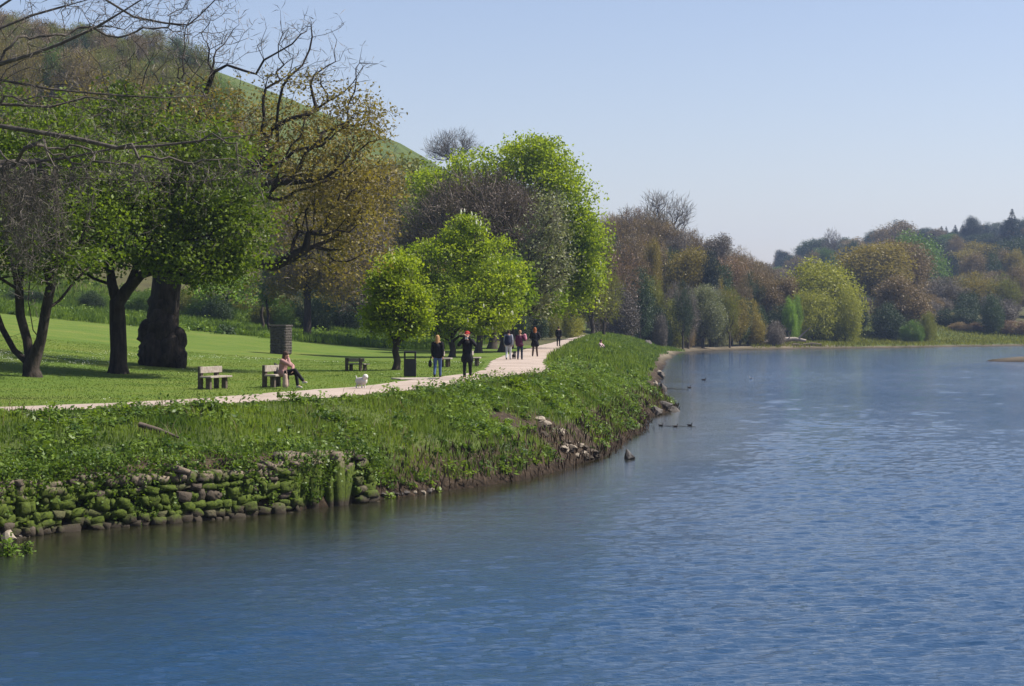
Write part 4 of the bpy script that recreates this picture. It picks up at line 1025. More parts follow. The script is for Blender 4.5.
tm_ = mathn(nt, 'MULTIPLY', mathn(nt, 'SUBTRACT', attr(nt, "tint"), .06), 8, True)
c = mixc(nt, mathn(nt, 'MULTIPLY', up, tm_), stone, moss); c = mixc(nt, lo, (.040, .032, .022), c)
p = N(nt, "ShaderNodeBsdfPrincipled"); p.inputs["Roughness"].default_value = .9; p.inputs["Specular IOR Level"].default_value = .2
nt.links.new(c, p.inputs["Base Color"]); b = N(nt, "ShaderNodeBump"); b.inputs["Strength"].default_value = .7; b.inputs["Distance"].default_value = .03
nt.links.new(nb, b.inputs["Height"]); nt.links.new(b.outputs[0], p.inputs["Normal"]); nt.links.new(p.outputs[0], out.inputs[0]); MOSS = m
ROCKM = simple_mat("rock_dark", (.045, .038, .032), (.11, .095, .08), 4, .8, .6, .05)
ROCKP = simple_mat("rock_pale", (.20, .16, .12), (.34, .29, .22), 5, .9, .5, .04)

def block(Q, c, ax, ay, az, sx, sy, sz, rng, tint):
    """rounded, dented stone: superellipsoid rings along ax"""
    n = 7; k = 12; ts = np.array([-1, -1, -.9, 0, .9, 1, 1.]); RR = (.02, .80, 1, 1.04, 1, .8, .02); P = []
    for t, rr in zip(ts, RR):
        for j in range(k):
            a = 2 * pi * j / k + pi / 12; ca, sa = cos(a), sin(a)
            q = (abs(ca) ** 9 + abs(sa) ** 9) ** (-1 / 9)
            dd = 1 + .11 * rng.standard_normal()
            P.append(c + ax * (t * sx) + ay * (ca * q * rr * sy * dd) + az * (sa * q * rr * sz * dd))
    i = np.arange(n - 1)[:, None]; j = np.arange(k)[None, :]; j2 = (j + 1) % k
    Q.add(np.array(P), np.stack([i * k + j, i * k + j2, (i + 1) * k + j2, (i + 1) * k + j], -1).reshape(-1, 4), tint)
wr = np.random.default_rng(90); we = EDGE[(EDGE[:, 1] > 30) & (EDGE[:, 1] < 54.0)]
wl_s = np.concatenate([[0], np.cumsum(np.linalg.norm(np.diff(we, axis=0), axis=1))])
def wpt(s):
    p_ = np.array([np.interp(s, wl_s, we[:, 0]), np.interp(s, wl_s, we[:, 1])]); q = np.array([np.interp(s + .3, wl_s, we[:, 0]), np.interp(s + .3, wl_s, we[:, 1])])
    t = q - p_; t /= (np.linalg.norm(t) + 1e-9); return p_, np.array([t[0], t[1], 0]), np.array([-t[1], t[0], 0])   # inland normal
Q = Quads(); QS = Quads(); z0 = -.22; row = 0
def upx(p_): return 512 + FPX * p_[0] / p_[1]
smax = wl_s[-1] - .3; uend = 372
while z0 < 1.5:
    hgt = .13 + .13 * wr.random(); s = wr.random() * .3
    while s < smax:
        wd = .16 + .34 * wr.random() ** 1.5; p_, t, nr = wpt(s + wd / 2); uu = upx(p_); zz_ = z0 + hgt / 2 + .10 * vnoise(np.array(s * .7), np.array(row * .3), 7)
        top = 1.22 + .34 * fbm(np.array(s * .5), np.array(.5), 12) - 2.2 * sst(49.9, 52.3, p_[1])
        if uu < uend and not (296 < uu < 352) and zz_ < top and wr.random() > .08 + .10 * (zz_ > 1.1):
            hh = hgt * (.8 + .45 * wr.random()); c = np.array([p_[0], p_[1], zz_]) + nr * (-.12 + .15 * zz_ + .16 + .045 * wr.standard_normal())
            tilt = .15 * wr.standard_normal(); tx = t * cos(tilt) + np.array([0, 0, 1]) * sin(tilt); tz = np.array([0, 0, 1]) * cos(tilt) - t * sin(tilt)
            block(Q, c, tx, nr, tz, wd / 2 * .98, .24, hh / 2 * 1.0, wr, wr.random())
        s += wd
    z0 += hgt * .93; row += 1
s = 0
while s < smax:
    p_, t, nr = wpt(s); uu = upx(p_)
    if 294 < uu < 354:
        wd = .20 + .22 * wr.random() ** 1.5; hi = .75 + .6 * wr.random(); lo_ = -.15 if wr.random() < .7 else .3; tl = .13 * wr.standard_normal() + .06
        az = np.array([0, 0, 1]) * cos(tl) + t * sin(tl); c = np.array([p_[0], p_[1], (hi + lo_) / 2]) + nr * (.02 + .24 * wr.random())
        block(QS, c, az, nr, t, (hi - lo_) / 2, .16, wd / 2, wr, .2 + .8 * wr.random()); s += wd * 1.0
        for zb_ in (.15, .5, .85, 1.1): c2 = np.array([p_[0], p_[1], zb_ + .1 * wr.random()]) + nr * (.36); block(QS, c2, t, nr, np.array([0, 0, 1.]), .2 + .1 * wr.random(), .24, .19, wr, .3 + .7 * wr.random())
    else: s += .1
C = []
for i in range(560):
    p_, t, nr = wpt(smax * wr.random()); uu = upx(p_)
    if uu > 380: continue
    top = wr.random() < .74; z_ = (.95 + .45 * wr.random()) if top else .15 + .9 * wr.random(); C.append((p_[0] + nr[0] * (-.06 + .16 * z_), p_[1] + nr[1] * (-.06 + .16 * z_), z_, (.10 + .17 * wr.random()) * (1.25 if top else .6)))
C = np.array(C); q_ = 64; rr_ = np.repeat(C[:, 3:4], q_, 0); V, F, t = leaf_cards(wr, C[:, :3], q_, rr_ * .75, .085, tint_cl=.8, zs=1.2)
WALLPLANTS = (V, F, np.clip(t * .85, 0, 1))
root = empty("river_wall", (-8, 46, 0))
for nm, q in (("stonework", Q), ("upright_slabs", QS)):
    me = q.mesh(nm, False); me.transform(Matrix.Translation((8, -46, 0))); mesh_obj(nm, me, MOSS, root)
tag(mesh_obj("wall_weeds", np_mesh("wall_weeds", *WALLPLANTS[:2], False, WALLPLANTS[2]), L['weed']), "weeds hanging over and growing out of the mossy river wall", "weeds", kind="stuff")
tag(root, "old dry stone river wall thick with moss, its upper stones bare and pale", "wall")

def rock(name, label, loc, size, mat, seed, group=None, cat="rock", rough=.22):
    rng = random.Random(seed); bm = bmesh.new(); bmesh.ops.create_icosphere(bm, subdivisions=2, radius=1)
    ph = [rng.random() * 6 for _ in range(6)]
    for v in bm.verts:
        n = v.co.copy(); f = 1 + rough * (sin(3 * n.x + ph[0]) * cos(2.5 * n.y + ph[1]) + .6 * sin(5 * n.z + ph[2] + 3 * n.x)) + rng.uniform(-.07, .07)
        v.co = Vector((n.x * f * size[0], n.y * f * size[1], n.z * f * size[2]))
    for v in bm.verts:
        if v.co.z > 0: v.co.x *= 1 - .45 * v.co.z / size[2]; v.co.y *= 1 - .45 * v.co.z / size[2]
    me = bpy.data.meshes.new(name); bm.to_mesh(me); bm.free()
    o = mesh_obj(name, me, mat); o.location = loc; o.rotation_euler = (rng.uniform(-.3, .3), rng.uniform(-.3, .3), rng.random() * 6)
    return tag(o, label, cat, group)
def prock(label, u, v, w_, h_, mat, seed, group=None, depth=None):
    x, y, z = at(u, v); k = y / FPX
    return rock("rock", label, (x, y, z + h_ * k * .25), (w_ * k / 2, (depth or w_ * k / 2), h_ * k * .6), mat, seed, group)
x, y, z = at(629, 459); rock("rock", "dark pointed rock standing alone in the water off the bank", (x, y, .02), (.26, .2, .26), simple_mat('wet_rock', (.02, .018, .015), (.05, .042, .035), 5, .5, .6, .04), 4)
for i, (u, v, w_, h_, mt, lb) in enumerate((
    (9, 541, 17, 12, ROCKP, "pale flat stone at the wall's foot, nearest the left edge"), (3, 531, 15, 12, ROCKP, "rusty brown stone on top of the pale flat one at the left edge"),
    (20, 538, 7, 5, ROCKP, "small pale stone right beside the flat one at the water's edge"), (47, 527, 7, 5, ROCKP, "small white stone at the foot of the mossy wall"),
    (673, 411, 16, 6, ROCKM, "dark rock at the tip of the little muddy point"), (664, 408, 16, 9, ROCKM, "dark rock in the middle of the muddy point"), (655, 414, 14, 9, ROCKM, "dark rock where the muddy point leaves the bank"),
    (662, 391, 9, 9, ROCKM, "dark rock in the shallows beyond the muddy point"), (661, 377, 9, 7, ROCKM, "dark rock at the bank with a pale stone on it"), (659, 373, 6, 3, ROCKP, "pale stone lying on a dark rock at the bank"),
    (655, 384, 6, 4, ROCKP, "small pale stone on the bank between two dark rocks"), (647, 345, 11, 6, ROCKM, "dark boulder on the bank top by the sandy track"), (640, 388, 7, 4, ROCKM, "small dark stone high on the bank"))):
    prock(lb, u, v, w_, h_, mt, 10 + i)
rr = np.random.default_rng(5)
for i in range(26):
    t = i / 25; u = 540 + 55 * rr.random(); v = 424 + (u - 540) * .75 + rr.normal(0, 6); w_ = 6 + 9 * rr.random()
    if v > 466: v = 462
    prock("pale mossy stone in the spill of rubble on the bank", u, v, w_, w_ * .5, MOSS if rr.random() < .35 else ROCKP, 40 + i, "rubble stones on the bank")
for i in range(14):
    u = 352 + 90 * rr.random(); v = np.interp(u, [340, 434, 502], [504, 493.5, 484]) - 1.5
    prock("small brown stone in the mud at the water's edge", u, v, 4 + 5 * rr.random(), 3, ROCKM if i % 3 else ROCKP, 90 + i, "small stones at the bank's foot")

# ---------------------------------------------------------------- hard-surface helpers
def box(bm, c, s, rot=None):
    r = bmesh.ops.create_cube(bm, size=1); M = Matrix.Translation(c) @ (rot or Matrix()) @ Matrix.Diagonal((s[0], s[1], s[2], 1))
    bmesh.ops.transform(bm, matrix=M, verts=r['verts'])
def mk(name, parts, mat, parent=None, bevel=.008):
    bm = bmesh.new()
    for q in parts: box(bm, *q)
    bmesh.ops.bevel(bm, geom=bm.edges[:], offset=bevel, segments=1, affect='EDGES') if bevel else None
    me = bpy.data.meshes.new(name); bm.to_mesh(me); bm.free(); return mesh_obj(name, me, mat, parent)
WOOD = simple_mat("weathered_wood", (.19, .155, .12), (.37, .32, .27), 9, .8, .3, .01)
WOODD = simple_mat("dark_post_wood", (.055, .042, .030), (.13, .10, .075), 9, .85, .4, .01)
BLACK = simple_mat("black_paint", (.012, .012, .013), (.02, .02, .021), 8, .45, .05, .002, .4)
STONE = simple_mat("pillar_stone", (.030, .026, .024), (.10, .085, .07), 5, .9, .6, .03)

def bench(label, u, v, rz, posts=WOOD):
    x, y, z = at(u, v); r = empty("park_bench", (x, y, z), rz)
    for sx in (-.55, .55): mk("post", [((sx, .17, .36), (.15, .13, .80))], WOODD, r)
    for sx in (-.55, .55): mk("leg", [((sx, -.14, .17), (.14, .16, .42))], WOODD, r)
    mk("backrest", [((0, .08, .645), (1.5, .05, .21))], WOOD, r)
    mk("seat", [((0, -.12, .41), (1.5, .42, .06))], WOOD, r)
    return tag(r, label, "bench")
bench("wooden bench with nobody on it, at the left of the lawn by the path", 213, 389, radians(70))
b2 = bench("wooden bench by the path on which a woman in pink sits", 276, 387, radians(72))
b3 = bench("low dark backed empty bench on the lawn behind the small white dog", 356, 371, radians(140)); b3.scale = (.8, .9, .78)
bench("empty bench behind the walker in blue jeans, mostly hidden", 445, 367, radians(88))
bench("empty bench behind the walker in black, its pale end showing", 474, 366, radians(88))

# litter bin with an open hood
x, y, z = at(410, 376.6); r = empty("litter_bin", (x, y, z), radians(4))
mk("body", [((0, 0, .36), (.50, .42, .72))], BLACK, r, .02)
mk("hood", [((-.215, 0, .84), (.07, .42, .24)), ((.215, 0, .84), (.07, .42, .24)), ((0, 0, .995), (.50, .42, .07))], BLACK, r, .012)
mk("base", [((0, 0, .02), (.44, .36, .05))], BLACK, r, .005)
tag(r, "black litter bin with an open slot under its lid, beside the path", "litter bin")
# paving slab pad by the bin
x, y, z = at(409, 379.5)
o = mk("paving_slab", [((0, 0, 0), (1.5, 1.3, .07))], simple_mat("concrete", (.32, .27, .22), (.42, .36, .30)), None, .01); o.location = (x + .2, y, z + .02); o.rotation_euler = (0, 0, radians(20))
tag(o, "pale concrete slab under the black litter bin, joining the path", "paving slab")

# stone pillar with a cap: coursed masonry
x, y, z = at(281, 354); r = empty("stone_pillar", (x, y, z), radians(-16)); pr = np.random.default_rng(8); Q = Quads()
for i in range(10):
    zc = .08 + i * .165
    for side in range(4):
        n = 3 if (i + side) % 2 else 4
        for k in range(n):
            w_ = 1.12 / n; q = -.56 + w_ * (k + .5); a = side * pi / 2
            ax = np.array([cos(a), sin(a), 0]); nr = np.array([-sin(a), cos(a), 0])
            block(Q, ax * q + nr * (.50) + np.array([0, 0, zc]), ax, nr, np.array([0, 0, 1.]), w_ / 2 * 1.0, .10, .084, pr, pr.random())
mesh_obj("masonry", Q.mesh("masonry", True), STONE, r); mk("core", [((0, 0, .82), (1.06, 1.06, 1.7))], STONE, r, 0)
mk("cap", [((0, 0, 1.73), (1.30, 1.30, .13))], STONE, r, .03)
r.scale = (.86, .86, .98); tag(r, "square stone pillar with a flat overhanging cap standing on the lawn", "pillar")

# logs
def log(name, label, cat, pts, rad, mat, group=None, branches=()):
    o = np.array(pts[0], float); root = empty(name, o); Q = Quads(); P = [np.array(q, float) - o for q in pts]
    Pd = np.array([P[0] * (1 - t) + P[-1] * t if len(P) == 2 else None for t in np.linspace(0, 1, 6)]) if len(P) == 2 else np.array(P)
    tube(Q, Pd, np.interp(np.linspace(0, 1, len(Pd)), np.linspace(0, 1, len(rad)), rad), 8, .5, .08); mesh_obj("stem", Q.mesh("stem", True), mat, root)
    for bp, br in branches:
        Q = Quads(); tube(Q, [np.array(q, float) - o for q in bp], np.linspace(br, br * .3, len(bp)), 6, .5, .05); mesh_obj("branch", Q.mesh("branch", True), mat, root)
    return tag(root, label, cat, group)
a_ = np.array(at(139, 431)); b_ = np.array(at(180, 439)); b_[1] -= .2
log("log", "weathered grey log lying in the grass of the bank at the left", "log", [a_ + [0, 0, .15], (a_ + b_) / 2 + [0, .05, .10], b_ + [0, 0, .03]], [.07, .06, .03], WOODD)
log("sunken_branch", "dark sunken branch breaking the surface with small water birds on it", "branch", [np.array([3.6 + 2.4 + .55, 86.9, 0.0]), np.array([7.2, 86.2, .03]), np.array([7.9, 86.0, .02])], [.012, .012, .008], ROCKM)
log("sunken_branch", "dark low branch lying in the water beyond the muddy point", "branch", [np.array([9.4, 133, .02]), np.array([10.6, 132.2, .06]), np.array([11.6, 131.6, .02])], [.025, .02, .01], ROCKM)
def wp(u, d, z): d -= 7; return np.array([(u - 512) / FPX * d, d, z])
x, z = xz(790, 336)
log("fallen_tree", "pale dead tree fallen over the far shore with a limb pointing up right", "tree", [wp(756, 332, .9), wp(770, 333, 1.1), wp(785, 334, 1.4), wp(795, 334, 1.5), wp(806, 334, 1.2)], [.35, .4, .4, .35, .2], WOOD, None,
    [([wp(798, 334, 1.5), wp(804, 334, 2.5), wp(812, 333.6, 3.6)], .18), ([wp(775, 333, 1.1), wp(778, 333, 2.4), wp(777, 333, 3.2)], .12), ([wp(768, 333, 1.0), wp(760, 332.5, 1.9), wp(752, 332, 1.7)], .12), ([wp(790, 334, 1.4), wp(788, 333, 2.6), wp(792, 333, 3.0)], .1)])
for i, (u, d, z_, l, lb) in enumerate(((760, 329, .5, 2.6, "dark log on the shore left of the fallen tree"), (777, 330.5, .35, 3.0, "dark log in front of the fallen tree's trunk"),
        (795, 331.5, .4, 2.4, "dark log under the fallen tree's raised limb"), (812, 333, .5, 3.0, "dark log on the shore right of the fallen tree"))):
    dx = l / 2; p0 = wp(u, d, z_)
    log("log", lb, "log", [p0 + [-dx, .4, -.1], p0 + [0, 0, .1], p0 + [dx, -.2, .05]], [.28, .34, .2], WOODD)
x, z = xz(545, 150)

# ---------------------------------------------------------------- people and animals
def fab(name, c, rough=.85): return simple_mat(name, c, tuple(q * .8 for q in c), 25, rough, .15, .005, .2)
SKIN = fab("skin", (.46, .27, .19), .6)
def hull(bm, a, b, ra, rb, s=(1, 1, 1)):
    t = bmesh.new()
    for c, r in ((a, ra), (b, rb)):
        rr_ = bmesh.ops.create_icosphere(t, subdivisions=2, radius=r)
        for v in rr_['verts']: v.co = Vector((v.co.x * s[0], v.co.y * s[1], v.co.z * s[2])) + Vector(c)
    res = bmesh.ops.convex_hull(t, input=t.verts[:]); junk = [e for e in res['geom_interior'] if isinstance(e, bmesh.types.BMVert)]
    bmesh.ops.delete(t, geom=list(set(junk)), context='VERTS')
    me = bpy.data.meshes.new("t"); t.to_mesh(me); t.free(); bm.from_mesh(me); bpy.data.meshes.remove(me)
def fuse(name, segs, mat, parent, vox=.014, sm=3):
    bm = bmesh.new()
    for q in segs: hull(bm, *q)
    me = bpy.data.meshes.new(name); bm.to_mesh(me); bm.free(); o = mesh_obj(name, me, mat)
    md = o.modifiers.new("r", 'REMESH'); md.mode = 'VOXEL'; md.voxel_size = vox; md.use_smooth_shade = True
    s = o.modifiers.new("s", 'SMOOTH'); s.iterations = sm; s.factor = .5
    bpy.context.view_layer.update(); ev = o.evaluated_get(bpy.context.evaluated_depsgraph_get())
    nm = bpy.data.meshes.new_from_object(ev); o.modifiers.clear(); o.data = nm; bpy.data.meshes.remove(me)
    nm.name = name; nm.materials.clear(); nm.materials.append(mat); o.parent = parent; return o
def V3(*a): return np.array(a, float)

def hand(segs, wr_, dirv, side, curl=.35):
    """palm, four unequal curled fingers and a thumb from the wrist"""
    d = dirv / np.linalg.norm(dirv); px_ = np.cross(d, V3(0, 1, 0)); px_ = V3(0, 1, 0) if np.linalg.norm(px_) < .2 else px_ / np.linalg.norm(px_)
    f = np.cross(d, px_); f /= np.linalg.norm(f); inw = V3(-side, 0, 0) if abs(d[0]) < .8 else V3(0, 0, -1)
    acr = np.cross(d, inw); acr /= (np.linalg.norm(acr) + 1e-9); pal = wr_ + d * .085
    segs.append((wr_, wr_ + d * .03, .024, .028)); segs.append((wr_ + d * .03 + acr * .018, pal + acr * .022, .020, .017)); segs.append((wr_ + d * .03 - acr * .018, pal - acr * .022, .020, .017))
    for i, (q, l) in enumerate(((-.030, .062), (-.010, .076), (.010, .082), (.030, .074))):
        b0 = pal + acr * q; m_ = b0 + d * l * .5 + inw * l * curl * .3; e = m_ + d * l * .45 + inw * l * curl * .9
        segs.append((b0, m_, .0095, .0088)); segs.append((m_, e, .0088, .0075))
    t0 = wr_ + d * .035 + acr * .028; t1 = t0 + d * .03 + acr * .028; segs.append((t0, t1, .014, .011)); segs.append((t1, t1 + d * .03 + inw * .012, .011, .009))

def person(label, loc, rz, h, J, top, bottom, hair, shoes, female=False, long_hair=False, coat=False, hat=None, sleeves=True, loose=1.0):
    k = h / 1.75; r = empty("person", loc, rz); r.scale = (k, k, k); G = {q: V3(*v) for q, v in J.items() if q != 'curl'}
    hd, nk, ch, pv = G['head'], G['neck'], G['chest'], G['pelvis']; fw = V3(*J.get('face', (0, 1, 0))); fw /= np.linalg.norm(fw); sd = np.cross(fw, V3(0, 0, 1))
    B = [(hd + V3(0, 0, .03), hd - V3(0, 0, .03) , .088, .078, (.86, 1.02, 1.08)), (hd - V3(0, 0, .02) + fw * .02, hd - V3(0, 0, .085) + fw * .035, .068, .045),
         (hd + fw * .085 - V3(0, 0, -.01), hd + fw * .105 - V3(0, 0, .02), .010, .016), (hd + sd * .078, hd + sd * .08 - V3(0, 0, .03), .016, .012), (hd - sd * .078, hd - sd * .08 - V3(0, 0, .03), .016, .012),
         (hd - V3(0, 0, .06), nk, .052, .056), (nk, ch, .06, .12), (ch, pv, .125, .13, (1.1, .8, 1)), (ch, (ch + pv) / 2, .13, .11, (1.15, .8, 1))]
    for s in ('l', 'r'):
        sg = -1 if s == 'l' else 1
        B += [(nk - V3(0, 0, .03), G['sh' + s], .05, .055), (G['sh' + s], G['el' + s], .050, .038), (G['el' + s], G['wr' + s], .036, .025),
              (pv, G['hip' + s], .11, .09), (G['hip' + s], G['kn' + s], .083, .056), (G['kn' + s], G['an' + s], .055, .038), (G['an' + s], G['toe' + s], .036, .028)]
        hand(B, G['wr' + s], G['wr' + s] - G['el' + s], sg, J.get('curl', .4))
    fuse("body", B, SKIN, r, .0105, 2)
    for sg in (-1, 1): fuse("eye", [(hd + fw * .083 + sd * sg * .032 + V3(0, 0, .012), hd + fw * .084 + sd * sg * .032 + V3(0, 0, .012), .010, .010)], BLACK, r, .005, 1)
    fuse("mouth", [(hd + fw * .083 + sd * .018 - V3(0, 0, .052), hd + fw * .083 - sd * .018 - V3(0, 0, .052), .008, .008)], fab("lips", (.28, .08, .07)), r, .005, 1)
    e = .022 * loose; T = [(nk - V3(0, 0, .045), ch, .062, .125 + e), (ch, pv + V3(0, 0, .02), .125 + e, .135 + e, (1.12, .84, 1)), (G['shl'], G['shr'], .062, .062)]
    for s in 'lr':
        T += [(G['sh' + s], G['el' + s], .058 + e * .6, .047 + e * .6), (ch, G['sh' + s], .09, .058 + e * .6)]
        T.append((G['el' + s], G['wr' + s], .045 + e * .6, .034 + e * .5))
        if coat: T.append((pv, (G['hip' + s] * .6 + G['kn' + s] * .4), .14 + e, .115 + e))
        else: T.append((pv, G['hip' + s] + V3(0, 0, .0), .13 + e, .105 + e))
    fuse("top", T, top, r, .016, 3)
    Bt = [(pv, pv - V3(0, 0, .05), .125, .12, (1.1, .85, 1))]
    for s in 'lr':
        Bt += [(pv, G['hip' + s], .12, .105), (G['hip' + s], G['kn' + s], .098, .070), (G['kn' + s], G['an' + s] + V3(0, 0, .02), .068, .058)]
    fuse("trousers", Bt, bottom, r, .016, 3)
    for s in 'lr': fuse("shoe", [(G['an' + s] - V3(0, 0, .035), G['toe' + s], .050, .036, (.9, 1, .9)), (G['an' + s], G['an' + s] - V3(0, 0, .04), .045, .048)], shoes, r, .014, 2)
    H = [(hd + V3(0, 0, .045) - fw * .022, hd - V3(0, 0, .0) - fw * .035, .098, .092, (.95, 1, 1)), (hd + V3(0, 0, .07), hd + V3(0, 0, .05) + fw * .03, .08, .075)]
    if long_hair: H += [(hd - fw * .04, nk - fw * .06 - V3(0, 0, .05), .088, .055), (hd + sd * .06 - fw * .01, nk + sd * .07 - V3(0, 0, .03), .045, .03), (hd - sd * .06 - fw * .01, nk - sd * .07 - V3(0, 0, .03), .045, .03)]
    fuse("hair", H, hair, r, .014, 2)
    if hat: fuse("cap", [(hd + V3(0, 0, .07), hd + V3(0, 0, .09), .105, .09, (1, 1.05, .8)), (hd + V3(0, 0, .06) + fw * .06, hd + V3(0, 0, .05) + fw * .14, .06, .05, (1, 1, .25))], hat, r, .012, 2)
    return tag(r, label, "person")

def walk(ph=.22, armsw=.16, **kw):
    J = dict(head=(0, .02, 1.635), neck=(0, 0, 1.50), chest=(0, 0, 1.30), pelvis=(0, 0, .95),
             shl=(-.185, 0, 1.43), shr=(.185, 0, 1.43), ell=(-.235, armsw * .45, 1.15), elr=(.235, -armsw * .5, 1.15), wrl=(-.235, armsw * 1.35, .93), wrr=(.235, -armsw * .7, .89),
             hipl=(-.09, 0, .90), hipr=(.09, 0, .90), knl=(-.10, -ph * .15, .50), knr=(.09, ph * .75, .50), anl=(-.10, -ph * 1.1, .13), anr=(.09, ph * .9, .09),
             toel=(-.11, -ph * 1.1 + .13, .05), toer=(.10, ph * .9 + .15, .035)); J.update(kw); return J
def ploc(u, v): return at(u, v)
def facing(x, y): return math.atan2(y, x) - pi / 2      # local +Y towards world (x, y)
BLK = fab("black_cloth", (.010, .010, .012)); NAVY = fab("navy_cloth", (.014, .018, .040)); JEAN = fab("blue_denim", (.06, .10, .22)); DJEAN = fab("dark_denim", (.022, .030, .060))
WHT = fab("white_cloth", (.55, .56, .58)); PLUM = fab("plum_cloth", (.085, .018, .045)); PINK = fab("pink_cloth", (.50, .20, .25)); BRN = fab("brown_cloth", (.085, .055, .04))
KNIT = fab("dusty_pink_knit", (.36, .20, .18)); GREY = fab("grey_cloth", (.28, .29, .33)); BLONDE = fab("blonde_hair", (.38, .22, .10)); GINGER = fab("ginger_hair", (.30, .10, .035))
DHAIR = fab("dark_hair", (.035, .022, .015)); RED = fab("red_cloth", (.36, .035, .03)); BEIGE = fab("beige_canvas", (.42, .30, .24)); LEATH = fab("black_leather", (.012, .011, .011), .5); PALES = fab("pale_shoes", (.6, .56, .5))
def bag(name, label, segs, mat, loc, rz, strap=None, cat="bag"):
    r = empty(name, loc, rz); fuse("pouch", segs, mat, r, .014, 3)
    if strap:
        Q = Quads(); tube(Q, strap, [.012] * len(strap), 6); mesh_obj("strap", Q.mesh("strap", True), mat, r)
    return tag(r, label, cat)

p1 = ploc(437.5, 377.6)
person("woman with blonde hair, black top and blue jeans, first walker from the bin", p1, facing(.12, 1), 1.68, walk(.16, .08), BLK, JEAN, BLONDE, LEATH, True, True)
bag("handbag", "dark bag hanging low beside the blonde walker's left leg", [((-.30, .02, .62), (-.29, -.06, .52), .09, .11, (.7, 1, 1))], LEATH, p1, facing(.12, 1), [V3(-.29, .10, .70), V3(-.27, .09, .88), V3(-.27, .05, .88), V3(-.29, -.07, .66)])
p2 = ploc(467.3, 379.6)
person("person in black coat and red cap with both hands raised to the face", p2, facing(-.1, -1), 1.84,
       walk(.12, .1, wrr=(.07, .20, 1.55), elr=(.30, .12, 1.27), wrl=(-.08, .20, 1.54), ell=(-.31, .10, 1.26), face=(0, 1, -.05), curl=.7), BLK, BLK, GINGER, LEATH, False, False, True, RED, loose=1.5)
o = mk("camera_case", [((0, .25, 1.60), (.11, .06, .075))], WHT, None, .01); o.location = p2; o.rotation_euler = (0, 0, facing(-.1, -1)); o.name = "pocket_camera"
tag(o, "small white camera held up by the person in the black coat", "camera")
p3 = ploc(508.5, 360)
person("walker with navy jacket, grey shoulders and white trousers, left of the group", p3, facing(.15, 1), 1.72, walk(.14, .08), GREY, WHT, DHAIR, LEATH, loose=1.5)
bag("backpack", "rounded navy backpack on the back of the walker in white trousers", [((-.02, -.20, 1.30), (-.02, -.22, 1.02), .15, .19, (1.1, .7, 1))], NAVY, p3, facing(.15, 1),
    [V3(-.12, -.12, 1.36), V3(-.12, -.03, 1.50), V3(-.12, .12, 1.38), V3(-.14, .13, 1.2), V3(-.15, -.1, 1.06)])
p4 = ploc(520, 360.2)
person("walker in plum top and dark jeans in the middle of the group", p4, facing(.15, 1), 1.70, walk(.16, .06, wrr=(.20, .16, 1.30), elr=(.30, .02, 1.18)), PLUM, DJEAN, BLONDE, LEATH, True)
bag("bundle", "pink bundle held at the right shoulder of the walker in plum", [((.26, .12, 1.42), (.30, .10, 1.22), .10, .10)], PINK, p4, facing(.15, 1), None, "bundle")
p5 = ploc(535, 357)
person("walker in wide black jacket and brown trousers, right of the group", p5, facing(.1, 1), 1.82, walk(.14, .1, ell=(-.29, 0, 1.17), wrl=(-.16, .18, 1.05), elr=(.29, 0, 1.17), wrr=(.16, .18, 1.05), anl=(-.13, -.12, .12), toel=(-.14, .02, .05), anr=(.13, .1, .09), toer=(.14, .25, .035)), BLK, BRN, GINGER, LEATH, False, True, True, loose=2.2)
p6 = ploc(558.5, 346.8)
person("lone dark dressed walker farthest away along the path", p6, facing(.05, 1), 1.74, walk(.10, .05), BLK, BLK, DHAIR, LEATH)
# woman seated on the bench
sx, sy, sz = at(283.5, 388.5)
Js = dict(head=(.02, .10, 1.145), neck=(0, .04, 1.01), chest=(0, .0, .82), pelvis=(0, -.04, .55), face=(.1, 1, -.12),
          shl=(-.17, .03, .95), shr=(.17, .03, .95), ell=(-.19, .26, .76), elr=(.16, .33, .80), wrl=(.02, .36, .62), wrr=(.06, .22, 1.02),
          hipl=(-.09, 0, .52), hipr=(.09, 0, .52), knl=(-.08, .44, .54), knr=(.04, .46, .63), anl=(-.07, .50, .11), anr=(.10, .80, .26), toel=(-.07, .65, .045), toer=(.14, .95, .22), curl=.8)
person("woman in dusty pink knit sitting cross legged on the bench, hand to her face", (sx, sy, sz), facing(.93, -.36), 1.72, Js, KNIT, BLK, BRN, PALES, True, True, loose=1.6)
bx, by, bz = at(276, 387)
bag("shoulder_bag", "black bag slung over the backrest behind the seated woman", [((-.02, .02, .52), (-.02, .04, .74), .13, .08, (1, .6, 1))], LEATH, (bx, by + .25, bz), radians(72), [V3(-.1, .04, .72), V3(-.03, .09, .83), V3(.06, .04, .72)])
bag("tote_bag", "beige woven bag standing against the bench by the seated woman's knees", [((0, 0, .16), (0, 0, .46), .13, .09, (.8, .8, 1))], BEIGE, (sx + .10, sy - .36, sz - .03), 0, [V3(-.07, 0, .45), V3(-.04, 0, .64), V3(.04, 0, .64), V3(.07, 0, .45)])
# small far person sitting on the bank
fx, fy, fz = at(600, 350.5)
Jf = dict(Js); Jf.update(wrr=(.12, .42, .62), elr=(.2, .25, .70), anl=(-.10, .62, .16), anr=(.10, .66, .16), toel=(-.10, .78, .10), toer=(.10, .82, .10), knl=(-.10, .42, .66), knr=(.10, .44, .66), face=(0, 1, 0))
person("small far person in a pale pink top sitting on the grassy bank", (fx, fy, fz - .38), facing(.9, -.4), 1.72, Jf, fab("pale_pink_cloth", (.6, .42, .44)), BLK, BRN, LEATH, True)

